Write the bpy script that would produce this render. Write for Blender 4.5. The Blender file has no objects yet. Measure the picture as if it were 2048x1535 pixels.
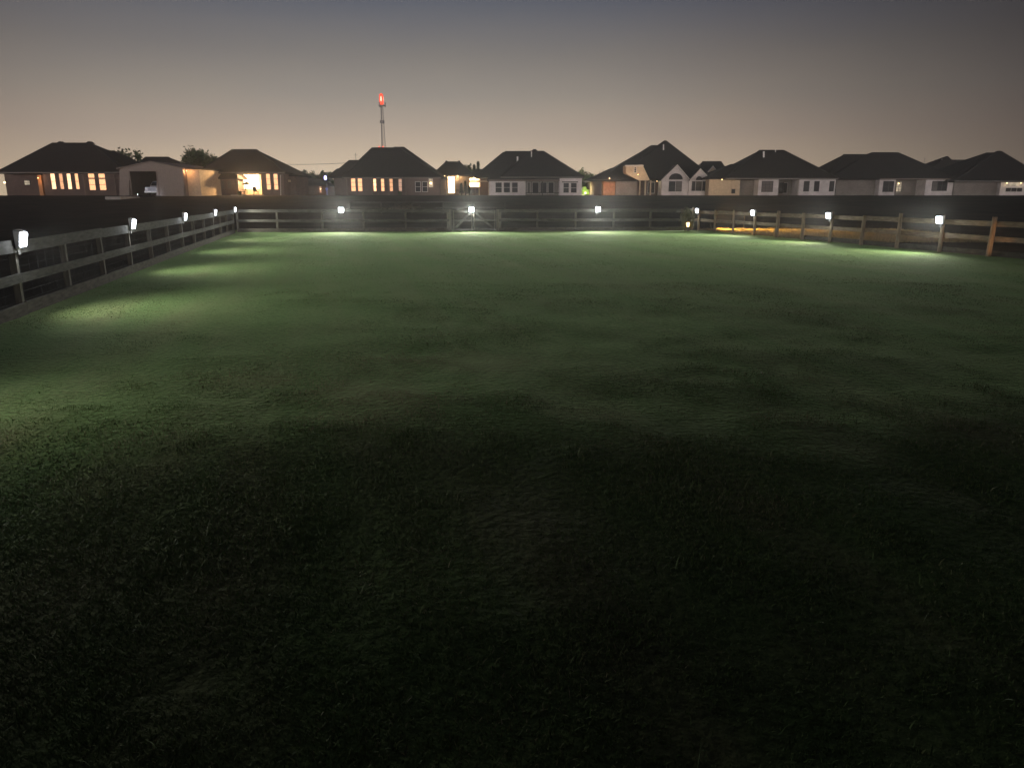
import bpy, math, random
import numpy as np
from mathutils import Vector, Matrix
random.seed(7)
rng = np.random.default_rng(7)
sc = bpy.context.scene
col = sc.collection
R = math.radians

# ------------------------------------------------------------------ camera
PITCH, F, HC = R(14.2), 1480.0, 1.9          # photo: 2048 x 1535 px
cam = bpy.data.cameras.new('camera')
cam.sensor_width = 36.0
cam.lens = 36.0 * F / 2048
cam.clip_start, cam.clip_end = 0.05, 3000
camo = bpy.data.objects.new('camera', cam)
camo.location = (0, 0, HC)
camo.rotation_euler = (R(90) - PITCH, 0, 0)
col.objects.link(camo)
sc.camera = camo

# ------------------------------------------------------------------ sky (late dusk, town glow low in the sky)
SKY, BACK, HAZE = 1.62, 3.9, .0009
world = bpy.data.worlds.new('World')
sc.world = world
world.use_nodes = True
nt = world.node_tree
nt.nodes.clear()
def N(t, typ, **kw):
    n = t.nodes.new(typ)
    for k, v in kw.items():
        setattr(n, k, v)
    return n
def ramp(t, stops, interp='LINEAR'):
    r = N(t, 'ShaderNodeValToRGB')
    r.color_ramp.interpolation = interp
    els = r.color_ramp.elements
    els[0].position, els[0].color = stops[0][0], (*stops[0][1], 1)
    els[1].position, els[1].color = stops[-1][0], (*stops[-1][1], 1)
    for p, c in stops[1:-1]:
        e = els.new(p)
        e.color = (*c, 1)
    return r
def srgb(r, g, b):
    return tuple(((c / 255) / 12.92 if c / 255 < .04045 else ((c / 255 + .055) / 1.055) ** 2.4) for c in (r, g, b))
tc = N(nt, 'ShaderNodeTexCoord')
sep = N(nt, 'ShaderNodeSeparateXYZ')
nt.links.new(tc.outputs['Generated'], sep.inputs[0])
rz = ramp(nt, [(0.0, srgb(205, 187, 157)), (.03, srgb(191, 173, 149)), (.075, srgb(162, 148, 134)), (.12, srgb(136, 129, 121)),
               (.17, srgb(110, 107, 105)), (.225, srgb(80, 84, 94)), (.32, srgb(76, 80, 90)), (.55, srgb(68, 71, 79)), (1.0, srgb(62, 65, 72))])
nt.links.new(sep.outputs['Z'], rz.inputs[0])
# glow strongest a little left of the view axis, dying away sideways
dot = N(nt, 'ShaderNodeVectorMath', operation='DOT_PRODUCT')
a0 = R(-10)
dot.inputs[1].default_value = (math.sin(a0), math.cos(a0), 0)
nrm = N(nt, 'ShaderNodeVectorMath', operation='MULTIPLY')
nrm.inputs[1].default_value = (1, 1, 0)
nrm2 = N(nt, 'ShaderNodeVectorMath', operation='NORMALIZE')
nt.links.new(tc.outputs['Generated'], nrm.inputs[0])
nt.links.new(nrm.outputs[0], nrm2.inputs[0])
nt.links.new(nrm2.outputs[0], dot.inputs[0])
raz = ramp(nt, [(0.0, (.30, .30, .33)), (.5, (.30, .29, .31)), (.62, (.165, .158, .17)), (.75, (.38, .37, .375)), (.866, (.62, .595, .59)), (.93, (.76, .745, .74)), (1.0, (.86, .855, .85))])
mr = N(nt, 'ShaderNodeMapRange')
mr.inputs[1].default_value, mr.inputs[2].default_value = -1, 1
nt.links.new(dot.outputs['Value'], mr.inputs[0])
# remap so the interesting part (in front) has resolution: 0..1 -> power
pw = N(nt, 'ShaderNodeMath', operation='POWER')
pw.inputs[1].default_value = 3.0
nt.links.new(mr.outputs[0], pw.inputs[0])
nt.links.new(pw.outputs[0], raz.inputs[0])
mul = N(nt, 'ShaderNodeMix', data_type='RGBA', blend_type='MULTIPLY')
mul.inputs[0].default_value = 1
nt.links.new(rz.outputs[0], mul.inputs[6])
cl_m = N(nt, 'ShaderNodeMapping')
cl_m.inputs['Scale'].default_value = (2.2, 2.2, 9)
nt.links.new(tc.outputs['Generated'], cl_m.inputs[0])
cl_n = N(nt, 'ShaderNodeTexNoise')
cl_n.inputs['Scale'].default_value = 2.2
cl_n.inputs['Detail'].default_value = 5
nt.links.new(cl_m.outputs[0], cl_n.inputs['Vector'])
cl_r = ramp(nt, [(.3, (.93, .935, .96)), (.7, (1.0, .99, .975))])
nt.links.new(cl_n.outputs[0], cl_r.inputs[0])
cl_x = N(nt, 'ShaderNodeMix', data_type='RGBA', blend_type='MULTIPLY')
cl_x.inputs[0].default_value = 1
nt.links.new(raz.outputs[0], cl_x.inputs[6])
nt.links.new(cl_r.outputs[0], cl_x.inputs[7])
nt.links.new(cl_x.outputs[2], mul.inputs[7])
# added glow band low in the sky behind the camera, lights the house fronts
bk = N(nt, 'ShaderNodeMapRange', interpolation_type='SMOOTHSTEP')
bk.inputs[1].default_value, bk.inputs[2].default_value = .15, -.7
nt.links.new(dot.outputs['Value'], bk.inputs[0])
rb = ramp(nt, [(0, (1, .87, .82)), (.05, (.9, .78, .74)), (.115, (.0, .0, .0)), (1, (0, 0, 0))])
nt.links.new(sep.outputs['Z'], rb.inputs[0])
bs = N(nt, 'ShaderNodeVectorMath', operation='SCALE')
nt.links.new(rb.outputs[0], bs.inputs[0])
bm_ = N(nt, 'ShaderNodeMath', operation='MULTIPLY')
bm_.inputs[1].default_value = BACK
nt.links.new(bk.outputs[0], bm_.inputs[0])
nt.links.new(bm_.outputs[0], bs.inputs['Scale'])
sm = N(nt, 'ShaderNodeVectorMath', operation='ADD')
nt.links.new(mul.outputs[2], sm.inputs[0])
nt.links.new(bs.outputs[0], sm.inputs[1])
bg = N(nt, 'ShaderNodeBackground')
bg.inputs[1].default_value = SKY
wo = N(nt, 'ShaderNodeOutputWorld')
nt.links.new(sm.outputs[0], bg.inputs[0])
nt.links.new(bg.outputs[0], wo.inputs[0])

sc.view_settings.view_transform = 'Standard'
sc.view_settings.look = 'None'
sc.view_settings.exposure = 0
sc.view_settings.gamma = 1
try:
    sc.cycles.use_denoising = True
    sc.cycles.use_light_tree = True
    sc.cycles.sample_clamp_indirect = 4
    sc.cycles.max_bounces = 5
    sc.cycles.volume_bounces = 0
except Exception:
    pass

# ------------------------------------------------------------------ geometry helpers
ST, CT = math.sin(PITCH), math.cos(PITCH)
def ray(px, py):
    a, b = (px - 1024) / F, (767.5 - py) / F
    return Vector((a, CT + b * ST, -ST + b * CT))
def P(px, py, Y):                                # point seen at pixel, at distance Y in front of the camera
    d = ray(px, py)
    s = Y / d.y
    return Vector((d.x * s, Y, HC + d.z * s))
def G(px, py, z=0.0):                            # point seen at pixel on level z
    d = ray(px, py)
    s = (z - HC) / d.z
    return Vector((d.x * s, d.y * s, z))
def gz(x, y):                                    # terrain height
    t = min(1, max(0, (y - 47) / 61))
    return 2.05 * t * t * (3 - 2 * t) + (0.001 * (y - 108) if y > 108 else 0)

class MB:
    def __init__(s):
        s.v, s.f = [], []
    def add(s, vs, fs):
        o = len(s.v)
        s.v += [tuple(v) for v in vs]
        s.f += [tuple(i + o for i in f) for f in fs]
        return s
    def box(s, x0, x1, y0, y1, z0, z1):
        return s.hexa([(x0, y0, z0), (x1, y0, z0), (x1, y1, z0), (x0, y1, z0)], [(x0, y0, z1), (x1, y0, z1), (x1, y1, z1), (x0, y1, z1)])
    def hexa(s, b, t):
        return s.add(list(b) + list(t), [(3, 2, 1, 0), (4, 5, 6, 7), (0, 1, 5, 4), (1, 2, 6, 5), (2, 3, 7, 6), (3, 0, 4, 7)])
    def beam(s, a, b, w, h, up=(0, 0, 1)):        # bar from a to b, width w sideways, height h
        a, b = Vector(a), Vector(b)
        d = (b - a).normalized()
        sd = d.cross(Vector(up))
        if sd.length < 1e-4:
            sd = Vector((1, 0, 0))
        sd.normalize()
        u = sd.cross(d)
        q = [(-sd * w / 2 - u * h / 2), (sd * w / 2 - u * h / 2), (sd * w / 2 + u * h / 2), (-sd * w / 2 + u * h / 2)]
        return s.add([a + k for k in q] + [b + k for k in q], [(0, 1, 2, 3), (7, 6, 5, 4), (0, 4, 5, 1), (1, 5, 6, 2), (2, 6, 7, 3), (3, 7, 4, 0)])
    def tube(s, pts, rad, n=8):
        pts = [Vector(p) for p in pts]
        rs = rad if isinstance(rad, (list, tuple)) else [rad] * len(pts)
        vs, fs = [], []
        for i, p in enumerate(pts):
            d = (pts[min(i + 1, len(pts) - 1)] - pts[max(i - 1, 0)]).normalized()
            a = d.cross(Vector((0, 0, 1)) if abs(d.z) < .9 else Vector((1, 0, 0))).normalized()
            b = d.cross(a)
            for k in range(n):
                t = 2 * math.pi * k / n
                vs.append(p + (a * math.cos(t) + b * math.sin(t)) * rs[i])
        for i in range(len(pts) - 1):
            for k in range(n):
                fs.append((i * n + k, i * n + (k + 1) % n, (i + 1) * n + (k + 1) % n, (i + 1) * n + k))
        fs.append(tuple(range(n - 1, -1, -1)))
        fs.append(tuple(range((len(pts) - 1) * n, len(pts) * n)))
        return s.add(vs, fs)
    def sphere(s, c, r, n=10, m=6, sz=1.0):
        c = Vector(c)
        vs = [c + Vector((0, 0, r * sz))]
        for i in range(1, m):
            t = math.pi * i / m
            for k in range(n):
                u = 2 * math.pi * k / n
                vs.append(c + Vector((r * math.sin(t) * math.cos(u), r * math.sin(t) * math.sin(u), r * sz * math.cos(t))))
        vs.append(c - Vector((0, 0, r * sz)))
        fs = []
        for k in range(n):
            fs.append((0, 1 + k, 1 + (k + 1) % n))
            b = 1 + (m - 2) * n
            fs.append((len(vs) - 1, b + (k + 1) % n, b + k))
        for i in range(m - 2):
            for k in range(n):
                a = 1 + i * n
                fs.append((a + k, a + n + k, a + n + (k + 1) % n, a + (k + 1) % n))
        return s.add(vs, fs)
    def prism(s, poly, y0, y1):                   # polygon of (x, z) extruded along y
        n = len(poly)
        vs = [(x, y0, z) for x, z in poly] + [(x, y1, z) for x, z in poly]
        fs = [tuple(range(n)), tuple(range(2 * n - 1, n - 1, -1))]
        fs += [(k, n + k, n + (k + 1) % n, (k + 1) % n) for k in range(n)]
        return s.add(vs, fs)
    def build(s, name, mat, parent=None, smooth=False, bevel=0, loc=None):
        me = bpy.data.meshes.new(name)
        vs = s.v
        o = bpy.data.objects.new(name, me)
        col.objects.link(o)
        if parent is not None:
            o.parent = parent
            off = abs_loc(parent)
            rot = Matrix.Rotation(-abs_rot(parent), 4, 'Z')
            vs = [tuple(rot @ (Vector(v) - off)) for v in vs]
        elif loc is not None:
            o.location = loc
            vs = [tuple(Vector(v) - Vector(loc)) for v in vs]
        me.from_pydata(vs, [], s.f)
        me.validate()
        import bmesh
        b = bmesh.new()
        b.from_mesh(me)
        bmesh.ops.recalc_face_normals(b, faces=b.faces)
        b.to_mesh(me)
        b.free()
        if smooth:
            me.polygons.foreach_set('use_smooth', [True] * len(me.polygons))
        me.materials.append(mat)
        if bevel:
            m = o.modifiers.new('bevel', 'BEVEL')
            m.width, m.segments, m.limit_method = bevel, 2, 'ANGLE'
        return o
def abs_loc(o):
    v = Vector(o.location)
    while o.parent is not None:
        o = o.parent
        v = Vector(o.location) + v
    return v
def abs_rot(o):
    a = o.rotation_euler.z
    while o.parent is not None:
        o = o.parent
        a += o.rotation_euler.z
    return a
def tag(o, label, cat, group=None, kind=None):
    o['label'], o['category'] = label, cat
    if group:
        o['group'] = group
    if kind:
        o['kind'] = kind
    return o
def thing(name, label, cat, loc, rz=0, group=None):
    o = bpy.data.objects.new(name, None)
    o.empty_display_size = .3
    o.location = loc
    o.rotation_euler = (0, 0, rz)
    col.objects.link(o)
    return tag(o, label, cat, group)
def lamp_light(kind, parent, loc, energy, color, size=.05, rot=None, **kw):
    L = bpy.data.lights.new('light', kind)
    L.energy, L.color = energy, color
    L.shadow_soft_size = size
    for k, v in kw.items():
        setattr(L, k, v)
    o = bpy.data.objects.new('light', L)
    o.parent = parent
    o.location = loc
    if rot:
        o.rotation_euler = rot
    col.objects.link(o)
    return o

# ------------------------------------------------------------------ materials
def newmat(name):
    m = bpy.data.materials.new(name)
    m.use_nodes = True
    t = m.node_tree
    return m, t, t.nodes['Principled BSDF']
def noise_mat(name, c1, c2, scale=(1, 1, 1), nscale=5, detail=5, rough=.85, bump=0, bscale=None, spec=.3, lo=.3, hi=.7):
    m, t, b = newmat(name)
    geo = N(t, 'ShaderNodeNewGeometry')
    mp = N(t, 'ShaderNodeMapping')
    mp.inputs['Scale'].default_value = scale
    t.links.new(geo.outputs['Position'], mp.inputs[0])
    n = N(t, 'ShaderNodeTexNoise')
    n.inputs['Scale'].default_value = nscale
    n.inputs['Detail'].default_value = detail
    t.links.new(mp.outputs[0], n.inputs['Vector'])
    r = ramp(t, [(lo, c1), (hi, c2)])
    t.links.new(n.outputs[0], r.inputs[0])
    t.links.new(r.outputs[0], b.inputs['Base Color'])
    b.inputs['Roughness'].default_value = rough
    b.inputs['Specular IOR Level'].default_value = spec
    if bump:
        bm = N(t, 'ShaderNodeBump')
        bm.inputs['Strength'].default_value = bump
        bm.inputs['Distance'].default_value = .02
        t.links.new(n.outputs[0], bm.inputs['Height'])
        t.links.new(bm.outputs[0], b.inputs['Normal'])
    return m
def brick_mat(name, c1, c2, mortar, scale=1.0):
    m, t, b = newmat(name)
    geo = N(t, 'ShaderNodeNewGeometry')
    s = N(t, 'ShaderNodeSeparateXYZ')
    ad = N(t, 'ShaderNodeMath', operation='ADD')
    cb = N(t, 'ShaderNodeCombineXYZ')
    t.links.new(geo.outputs['Position'], s.inputs[0])
    t.links.new(s.outputs['X'], ad.inputs[0])
    t.links.new(s.outputs['Y'], ad.inputs[1])
    t.links.new(ad.outputs[0], cb.inputs[0])
    t.links.new(s.outputs['Z'], cb.inputs[1])
    br = N(t, 'ShaderNodeTexBrick')
    br.inputs['Color1'].default_value = (*c1, 1)
    br.inputs['Color2'].default_value = (*c2, 1)
    br.inputs['Mortar'].default_value = (*mortar, 1)
    br.inputs['Scale'].default_value = scale
    br.inputs['Mortar Size'].default_value = .012
    br.inputs['Brick Width'].default_value = .24
    br.inputs['Row Height'].default_value = .085
    t.links.new(cb.outputs[0], br.inputs['Vector'])
    n = N(t, 'ShaderNodeTexNoise')
    n.inputs['Scale'].default_value = .8
    t.links.new(geo.outputs['Position'], n.inputs['Vector'])
    mx = N(t, 'ShaderNodeMix', data_type='RGBA', blend_type='MULTIPLY')
    mx.inputs[0].default_value = .6
    t.links.new(br.outputs[0], mx.inputs[6])
    r = ramp(t, [(.3, (.55, .55, .55)), (.7, (1, 1, 1))])
    t.links.new(n.outputs[0], r.inputs[0])
    t.links.new(r.outputs[0], mx.inputs[7])
    t.links.new(mx.outputs[2], b.inputs['Base Color'])
    bm = N(t, 'ShaderNodeBump')
    bm.inputs['Strength'].default_value = .5
    bm.inputs['Distance'].default_value = .01
    t.links.new(br.outputs['Fac'], bm.inputs['Height'])
    bm.invert = True
    t.links.new(bm.outputs[0], b.inputs['Normal'])
    b.inputs['Roughness'].default_value = .9
    return m
def board_mat(name, c1, c2, period, axis='Z', rough=.7):      # lapped siding / ribbed sheet metal / shingle courses
    m, t, b = newmat(name)
    geo = N(t, 'ShaderNodeNewGeometry')
    s = N(t, 'ShaderNodeSeparateXYZ')
    t.links.new(geo.outputs['Position'], s.inputs[0])
    src = s.outputs['Z']
    if axis == 'H':
        ad = N(t, 'ShaderNodeMath', operation='ADD')
        t.links.new(s.outputs['X'], ad.inputs[0])
        t.links.new(s.outputs['Y'], ad.inputs[1])
        src = ad.outputs[0]
    dv = N(t, 'ShaderNodeMath', operation='DIVIDE')
    dv.inputs[1].default_value = period
    fr = N(t, 'ShaderNodeMath', operation='FRACT')
    t.links.new(src, dv.inputs[0])
    t.links.new(dv.outputs[0], fr.inputs[0])
    n = N(t, 'ShaderNodeTexNoise')
    n.inputs['Scale'].default_value = 3
    n.inputs['Detail'].default_value = 6
    t.links.new(geo.outputs['Position'], n.inputs['Vector'])
    r = ramp(t, [(.3, c1), (.7, c2)])
    t.links.new(n.outputs[0], r.inputs[0])
    t.links.new(r.outputs[0], b.inputs['Base Color'])
    bm = N(t, 'ShaderNodeBump')
    bm.inputs['Strength'].default_value = .9
    bm.inputs['Distance'].default_value = .03
    t.links.new(fr.outputs[0], bm.inputs['Height'])
    t.links.new(bm.outputs[0], b.inputs['Normal'])
    b.inputs['Roughness'].default_value = rough
    return m
def plain(name, c, rough=.6, metal=0, spec=.4):
    m, t, b = newmat(name)
    n = N(t, 'ShaderNodeTexNoise')
    n.inputs['Scale'].default_value = 6
    geo = N(t, 'ShaderNodeNewGeometry')
    t.links.new(geo.outputs['Position'], n.inputs['Vector'])
    r = ramp(t, [(.3, tuple(x * .8 for x in c)), (.7, c)])
    t.links.new(n.outputs[0], r.inputs[0])
    t.links.new(r.outputs[0], b.inputs['Base Color'])
    b.inputs['Roughness'].default_value = rough
    b.inputs['Metallic'].default_value = metal
    b.inputs['Specular IOR Level'].default_value = spec
    return m
def emit(name, c, strength, vary=0.0, nscale=3.0, stretch=(1, 1, 1), base=(.05, .05, .05)):
    m, t, b = newmat(name)
    b.inputs['Base Color'].default_value = (*base, 1)
    b.inputs['Emission Color'].default_value = (*c, 1)
    b.inputs['Emission Strength'].default_value = strength
    b.inputs['Roughness'].default_value = .4
    if vary:
        geo = N(t, 'ShaderNodeNewGeometry')
        mp = N(t, 'ShaderNodeMapping')
        mp.inputs['Scale'].default_value = stretch
        t.links.new(geo.outputs['Position'], mp.inputs[0])
        n = N(t, 'ShaderNodeTexNoise')
        n.inputs['Scale'].default_value = nscale
        n.inputs['Detail'].default_value = 3
        t.links.new(mp.outputs[0], n.inputs['Vector'])
        mrn = N(t, 'ShaderNodeMapRange')
        mrn.inputs[1].default_value, mrn.inputs[2].default_value = .3, .7
        mrn.inputs[3].default_value, mrn.inputs[4].default_value = strength * (1 - vary), strength * (1 + vary)
        t.links.new(n.outputs[0], mrn.inputs[0])
        t.links.new(mrn.outputs[0], b.inputs['Emission Strength'])
    return m
M = {}
M['board'] = noise_mat('weathered_board', (.034, .032, .028), (.088, .084, .073), scale=(1, 1, 6), nscale=4, bump=.3, rough=.9)
M['board_dark'] = noise_mat('weathered_board_dark', (.04, .036, .03), (.10, .09, .073), scale=(1, 1, 6), nscale=4, bump=.3, rough=.9)
M['post'] = noise_mat('weathered_post', (.06, .054, .044), (.14, .127, .105), scale=(8, 8, 1), nscale=3, bump=.4, rough=.9)
M['round_post'] = noise_mat('barkless_round_post', (.15, .11, .075), (.30, .23, .16), scale=(8, 8, 1), nscale=3, bump=.4, rough=.9)
M['split_rail'] = noise_mat('split_rail', (.12, .09, .065), (.25, .195, .14), scale=(1, 1, 6), nscale=4, bump=.3, rough=.9)
M['wire'] = plain('galvanised_wire', (.07, .073, .073), .7, .2)
M['roof'] = board_mat('roof_shingles', (.007, .0065, .007), (.016, .0148, .0155), .13, 'Z', .95)
M['roof_brown'] = board_mat('brown_roof_shingles', (.009, .0075, .0068), (.020, .017, .0155), .13, 'Z', .95)
M['ridge'] = plain('ridge_cap_shingle', (.028, .026, .026), .9)
M['gutter'] = plain('painted_gutter', (.13, .115, .105), .5)
M['brick_dark'] = brick_mat('dark_brick', (.10, .06, .05), (.15, .09, .075), (.17, .15, .14))
M['brick_pale'] = brick_mat('pale_brick', (.66, .61, .60), (.78, .73, .72), (.70, .67, .66))
M['brick_grey'] = brick_mat('grey_brick', (.20, .18, .165), (.28, .25, .23), (.26, .24, .22))
M['siding_tan'] = board_mat('tan_siding', (.42, .33, .23), (.55, .44, .31), .20, 'Z')
M['siding_ribs'] = board_mat('ribbed_sheet_metal', (.17, .135, .115), (.21, .165, .14), .30, 'H', .5)
M['wood_warm'] = board_mat('stained_cedar_boards', (.38, .17, .07), (.55, .28, .13), .22, 'H')
M['trim_pale'] = plain('pale_trim', (.62, .58, .55), .6)
M['trim_dark'] = plain('dark_trim', (.03, .028, .026), .5)
M['trim_brown'] = plain('brown_trim', (.16, .12, .10), .6)
M['glass'] = plain('window_glass', (.012, .014, .018), .25, 0, .06)
M['glass_blind'] = plain('window_glass_with_blind', (.13, .12, .115), .4, 0, .1)
M['concrete'] = noise_mat('concrete', (.30, .29, .27), (.42, .40, .37), nscale=2)
M['metal_grey'] = plain('grey_steel', (.16, .16, .165), .45, .7)
M['plastic_dark'] = plain('dark_plastic', (.03, .03, .033), .45)
M['lamp_white'] = plain('white_lamp_plastic', (.72, .74, .76), .4)
M['solar_cell'] = plain('solar_cell', (.015, .018, .035), .15, 0, .6)
M['pipe_white'] = plain('white_pvc_pipe', (.78, .77, .74), .5)
M['truck'] = plain('pale_vehicle_paint', (.55, .58, .66), .3)
M['tyre'] = plain('rubber', (.02, .02, .02), .8)
M['bark'] = noise_mat('bark', (.05, .038, .028), (.12, .095, .07), scale=(6, 6, 1), nscale=3, bump=.5)
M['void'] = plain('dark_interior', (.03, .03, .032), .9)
M['led'] = emit('led_lens', (.86, .93, 1.0), 22)
M['blue_lamp'] = emit('blue_white_lamp', (.42, .40, 1.0), 7)
M['blue_dim'] = emit('dim_blue_reflection', (.16, .17, .55), .55)
M['win_warm'] = emit('lit_window_blind', (1.0, .48, .22), 1.6, .3, 3.0, (2, 1, 5))
M['win_warm_dim'] = emit('dimmer_lit_window_blind', (1.0, .47, .22), 1.05, .4, 2.2, (1, 1, 6))
M['win_warm_bright'] = emit('brighter_lit_window', (1.0, .55, .29), 2.3, .35, 1.4, (3, 1, 1))
M['win_bright'] = emit('bright_lit_window', (1.0, .66, .34), 7, .25, 1.6, (2, 1, 1))
M['win_soft'] = emit('softly_lit_window', (1.0, .55, .36), .62, .25, 3.0, (2, 1, 4))
M['win_pale'] = emit('palely_lit_window', (1.0, .80, .55), .38, .5, 2.2)
M['bulb_warm'] = emit('warm_bulb', (1.0, .62, .25), 9)
M['red_drum'] = emit('red_beacon_lens', (1.0, .075, .028), 1.5)
M['red_core'] = emit('red_beacon_lamp', (1.0, .30, .20), 5)
def leaf_mat(name, c1, c2):
    m, t, b = newmat(name)
    geo = N(t, 'ShaderNodeNewGeometry')
    r = ramp(t, [(0, c1), (1, c2)])
    t.links.new(geo.outputs['Random Per Island'], r.inputs[0])
    t.links.new(r.outputs[0], b.inputs['Base Color'])
    b.inputs['Roughness'].default_value = .7
    return m
M['leaf'] = leaf_mat('foliage', (.02, .035, .012), (.06, .10, .03))
M['leaf_bright'] = leaf_mat('fresh_foliage', (.06, .12, .025), (.16, .26, .06))
M['leaf_dry'] = leaf_mat('dry_foliage', (.07, .075, .03), (.17, .16, .07))
M['straw'] = leaf_mat('straw', (.20, .17, .09), (.38, .32, .19))
# grass blades
m, t, b = newmat('grass_blade')
at = N(t, 'ShaderNodeAttribute', attribute_name='tint')
r_ = ramp(t, [(0, (.055, .105, .028)), (.40, (.10, .148, .046)), (.68, (.155, .155, .075)), (1, (.30, .255, .16))])
t.links.new(at.outputs['Fac'], r_.inputs[0])
t.links.new(r_.outputs[0], b.inputs['Base Color'])
b.inputs['Roughness'].default_value = .6
b.inputs['Specular IOR Level'].default_value = .2
M['blade'] = m
# ground
m, t, b = newmat('pasture')
geo = N(t, 'ShaderNodeNewGeometry')
def nz(scale, detail, mscale=(1, 1, 1), rz_=0.0, dist=0.0):
    mp = N(t, 'ShaderNodeMapping')
    mp.inputs['Scale'].default_value = mscale
    mp.inputs['Rotation'].default_value = (0, 0, rz_)
    t.links.new(geo.outputs['Position'], mp.inputs[0])
    n = N(t, 'ShaderNodeTexNoise')
    n.inputs['Scale'].default_value = scale
    n.inputs['Detail'].default_value = detail
    n.inputs['Distortion'].default_value = dist
    t.links.new(mp.outputs[0], n.inputs['Vector'])
    return n.outputs[0]
big = nz(.35, 4, dist=.4)
fine = nz(16, 8)
rt = N(t, 'ShaderNodeMapping')
rt.inputs['Rotation'].default_value = (0, 0, R(-14))
t.links.new(geo.outputs['Position'], rt.inputs[0])
def nz2(scale, detail, mscale):
    mp = N(t, 'ShaderNodeMapping')
    mp.inputs['Scale'].default_value = mscale
    t.links.new(rt.outputs[0], mp.inputs[0])
    n = N(t, 'ShaderNodeTexNoise')
    n.inputs['Scale'].default_value = scale
    n.inputs['Detail'].default_value = detail
    t.links.new(mp.outputs[0], n.inputs['Vector'])
    return n.outputs[0]
streak = nz2(.9, 4, (1.5, .12, 1))
ra = ramp(t, [(.30, (.058, .108, .034)), (.46, (.096, .126, .052)), (.58, (.130, .124, .070)), (.72, (.185, .158, .098))])
mixv = N(t, 'ShaderNodeMath', operation='MULTIPLY_ADD')
mixv.inputs[1].default_value = .45
t.links.new(big, mixv.inputs[0])
h2 = N(t, 'ShaderNodeMath', operation='MULTIPLY')
h2.inputs[1].default_value = .55
t.links.new(streak, h2.inputs[0])
t.links.new(h2.outputs[0], mixv.inputs[2])
t.links.new(mixv.outputs[0], ra.inputs[0])
mx = N(t, 'ShaderNodeMix', data_type='RGBA', blend_type='MULTIPLY')
mx.inputs[0].default_value = .75
rf = ramp(t, [(.28, (.35, .36, .33)), (.66, (1.1, 1.1, 1.05))])
t.links.new(fine, rf.inputs[0])
t.links.new(ra.outputs[0], mx.inputs[6])
sx_ = N(t, 'ShaderNodeSeparateXYZ')
t.links.new(rt.outputs[0], sx_.inputs[0])
wob = N(t, 'ShaderNodeMath', operation='MULTIPLY_ADD')
wob.inputs[1].default_value = 2.2
t.links.new(nz2(.25, 2, (1, .3, 1)), wob.inputs[0])
sxm = N(t, 'ShaderNodeMath', operation='MULTIPLY')
sxm.inputs[1].default_value = 2.6
t.links.new(sx_.outputs['X'], sxm.inputs[0])
t.links.new(sxm.outputs[0], wob.inputs[2])
sn = N(t, 'ShaderNodeMath', operation='SINE')
t.links.new(wob.outputs[0], sn.inputs[0])
stripe = N(t, 'ShaderNodeMapRange')
stripe.inputs[1].default_value, stripe.inputs[2].default_value = -1, 1
stripe.inputs[3].default_value, stripe.inputs[4].default_value = .80, 1.12
t.links.new(sn.outputs[0], stripe.inputs[0])
rfs = N(t, 'ShaderNodeVectorMath', operation='SCALE')
t.links.new(rf.outputs[0], rfs.inputs[0])
t.links.new(stripe.outputs[0], rfs.inputs['Scale'])
t.links.new(rfs.outputs[0], mx.inputs[7])
sp = N(t, 'ShaderNodeSeparateXYZ')
t.links.new(geo.outputs['Position'], sp.inputs[0])
ed = N(t, 'ShaderNodeMath', operation='MULTIPLY_ADD')          # y + wobble
ed.inputs[1].default_value = 3.0
t.links.new(nz(.6, 5), ed.inputs[0])
t.links.new(sp.outputs['Y'], ed.inputs[2])
em = N(t, 'ShaderNodeMapRange', interpolation_type='SMOOTHSTEP')
em.inputs[1].default_value, em.inputs[2].default_value = 6.6, 8.0
t.links.new(ed.outputs[0], em.inputs[0])
rough = N(t, 'ShaderNodeMix', data_type='RGBA', blend_type='MULTIPLY')
rough.inputs[0].default_value = 1
rough.inputs[7].default_value = (.86, .96, .82, 1)  # unmown strip, darkened in colour also for the light fading towards the camera
t.links.new(mx.outputs[2], rough.inputs[6])
mz = N(t, 'ShaderNodeMix', data_type='RGBA')
t.links.new(em.outputs[0], mz.inputs[0])
t.links.new(rough.outputs[2], mz.inputs[6])
t.links.new(mx.outputs[2], mz.inputs[7])
# ground beyond the far fence, darkened in colour for the missing lamp light
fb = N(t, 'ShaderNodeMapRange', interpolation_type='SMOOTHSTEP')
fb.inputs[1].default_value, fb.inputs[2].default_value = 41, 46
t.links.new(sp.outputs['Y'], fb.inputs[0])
# ... and outside the two side fences
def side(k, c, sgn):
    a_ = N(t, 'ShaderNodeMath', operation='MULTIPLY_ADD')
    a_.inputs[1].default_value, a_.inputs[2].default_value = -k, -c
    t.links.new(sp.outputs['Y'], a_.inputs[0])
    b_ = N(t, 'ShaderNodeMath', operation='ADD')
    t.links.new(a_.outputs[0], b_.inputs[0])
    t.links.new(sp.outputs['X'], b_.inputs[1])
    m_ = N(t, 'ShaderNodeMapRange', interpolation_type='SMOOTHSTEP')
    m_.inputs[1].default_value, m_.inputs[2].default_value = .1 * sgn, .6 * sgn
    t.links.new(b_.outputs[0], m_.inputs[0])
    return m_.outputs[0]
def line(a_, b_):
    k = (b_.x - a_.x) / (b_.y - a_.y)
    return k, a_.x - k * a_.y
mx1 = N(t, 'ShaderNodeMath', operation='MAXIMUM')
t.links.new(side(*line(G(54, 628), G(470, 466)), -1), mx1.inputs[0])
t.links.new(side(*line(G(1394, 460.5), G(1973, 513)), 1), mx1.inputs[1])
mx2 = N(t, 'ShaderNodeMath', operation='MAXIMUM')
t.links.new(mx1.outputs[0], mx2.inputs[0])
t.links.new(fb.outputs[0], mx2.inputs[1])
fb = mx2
src = mz.outputs[2]
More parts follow.
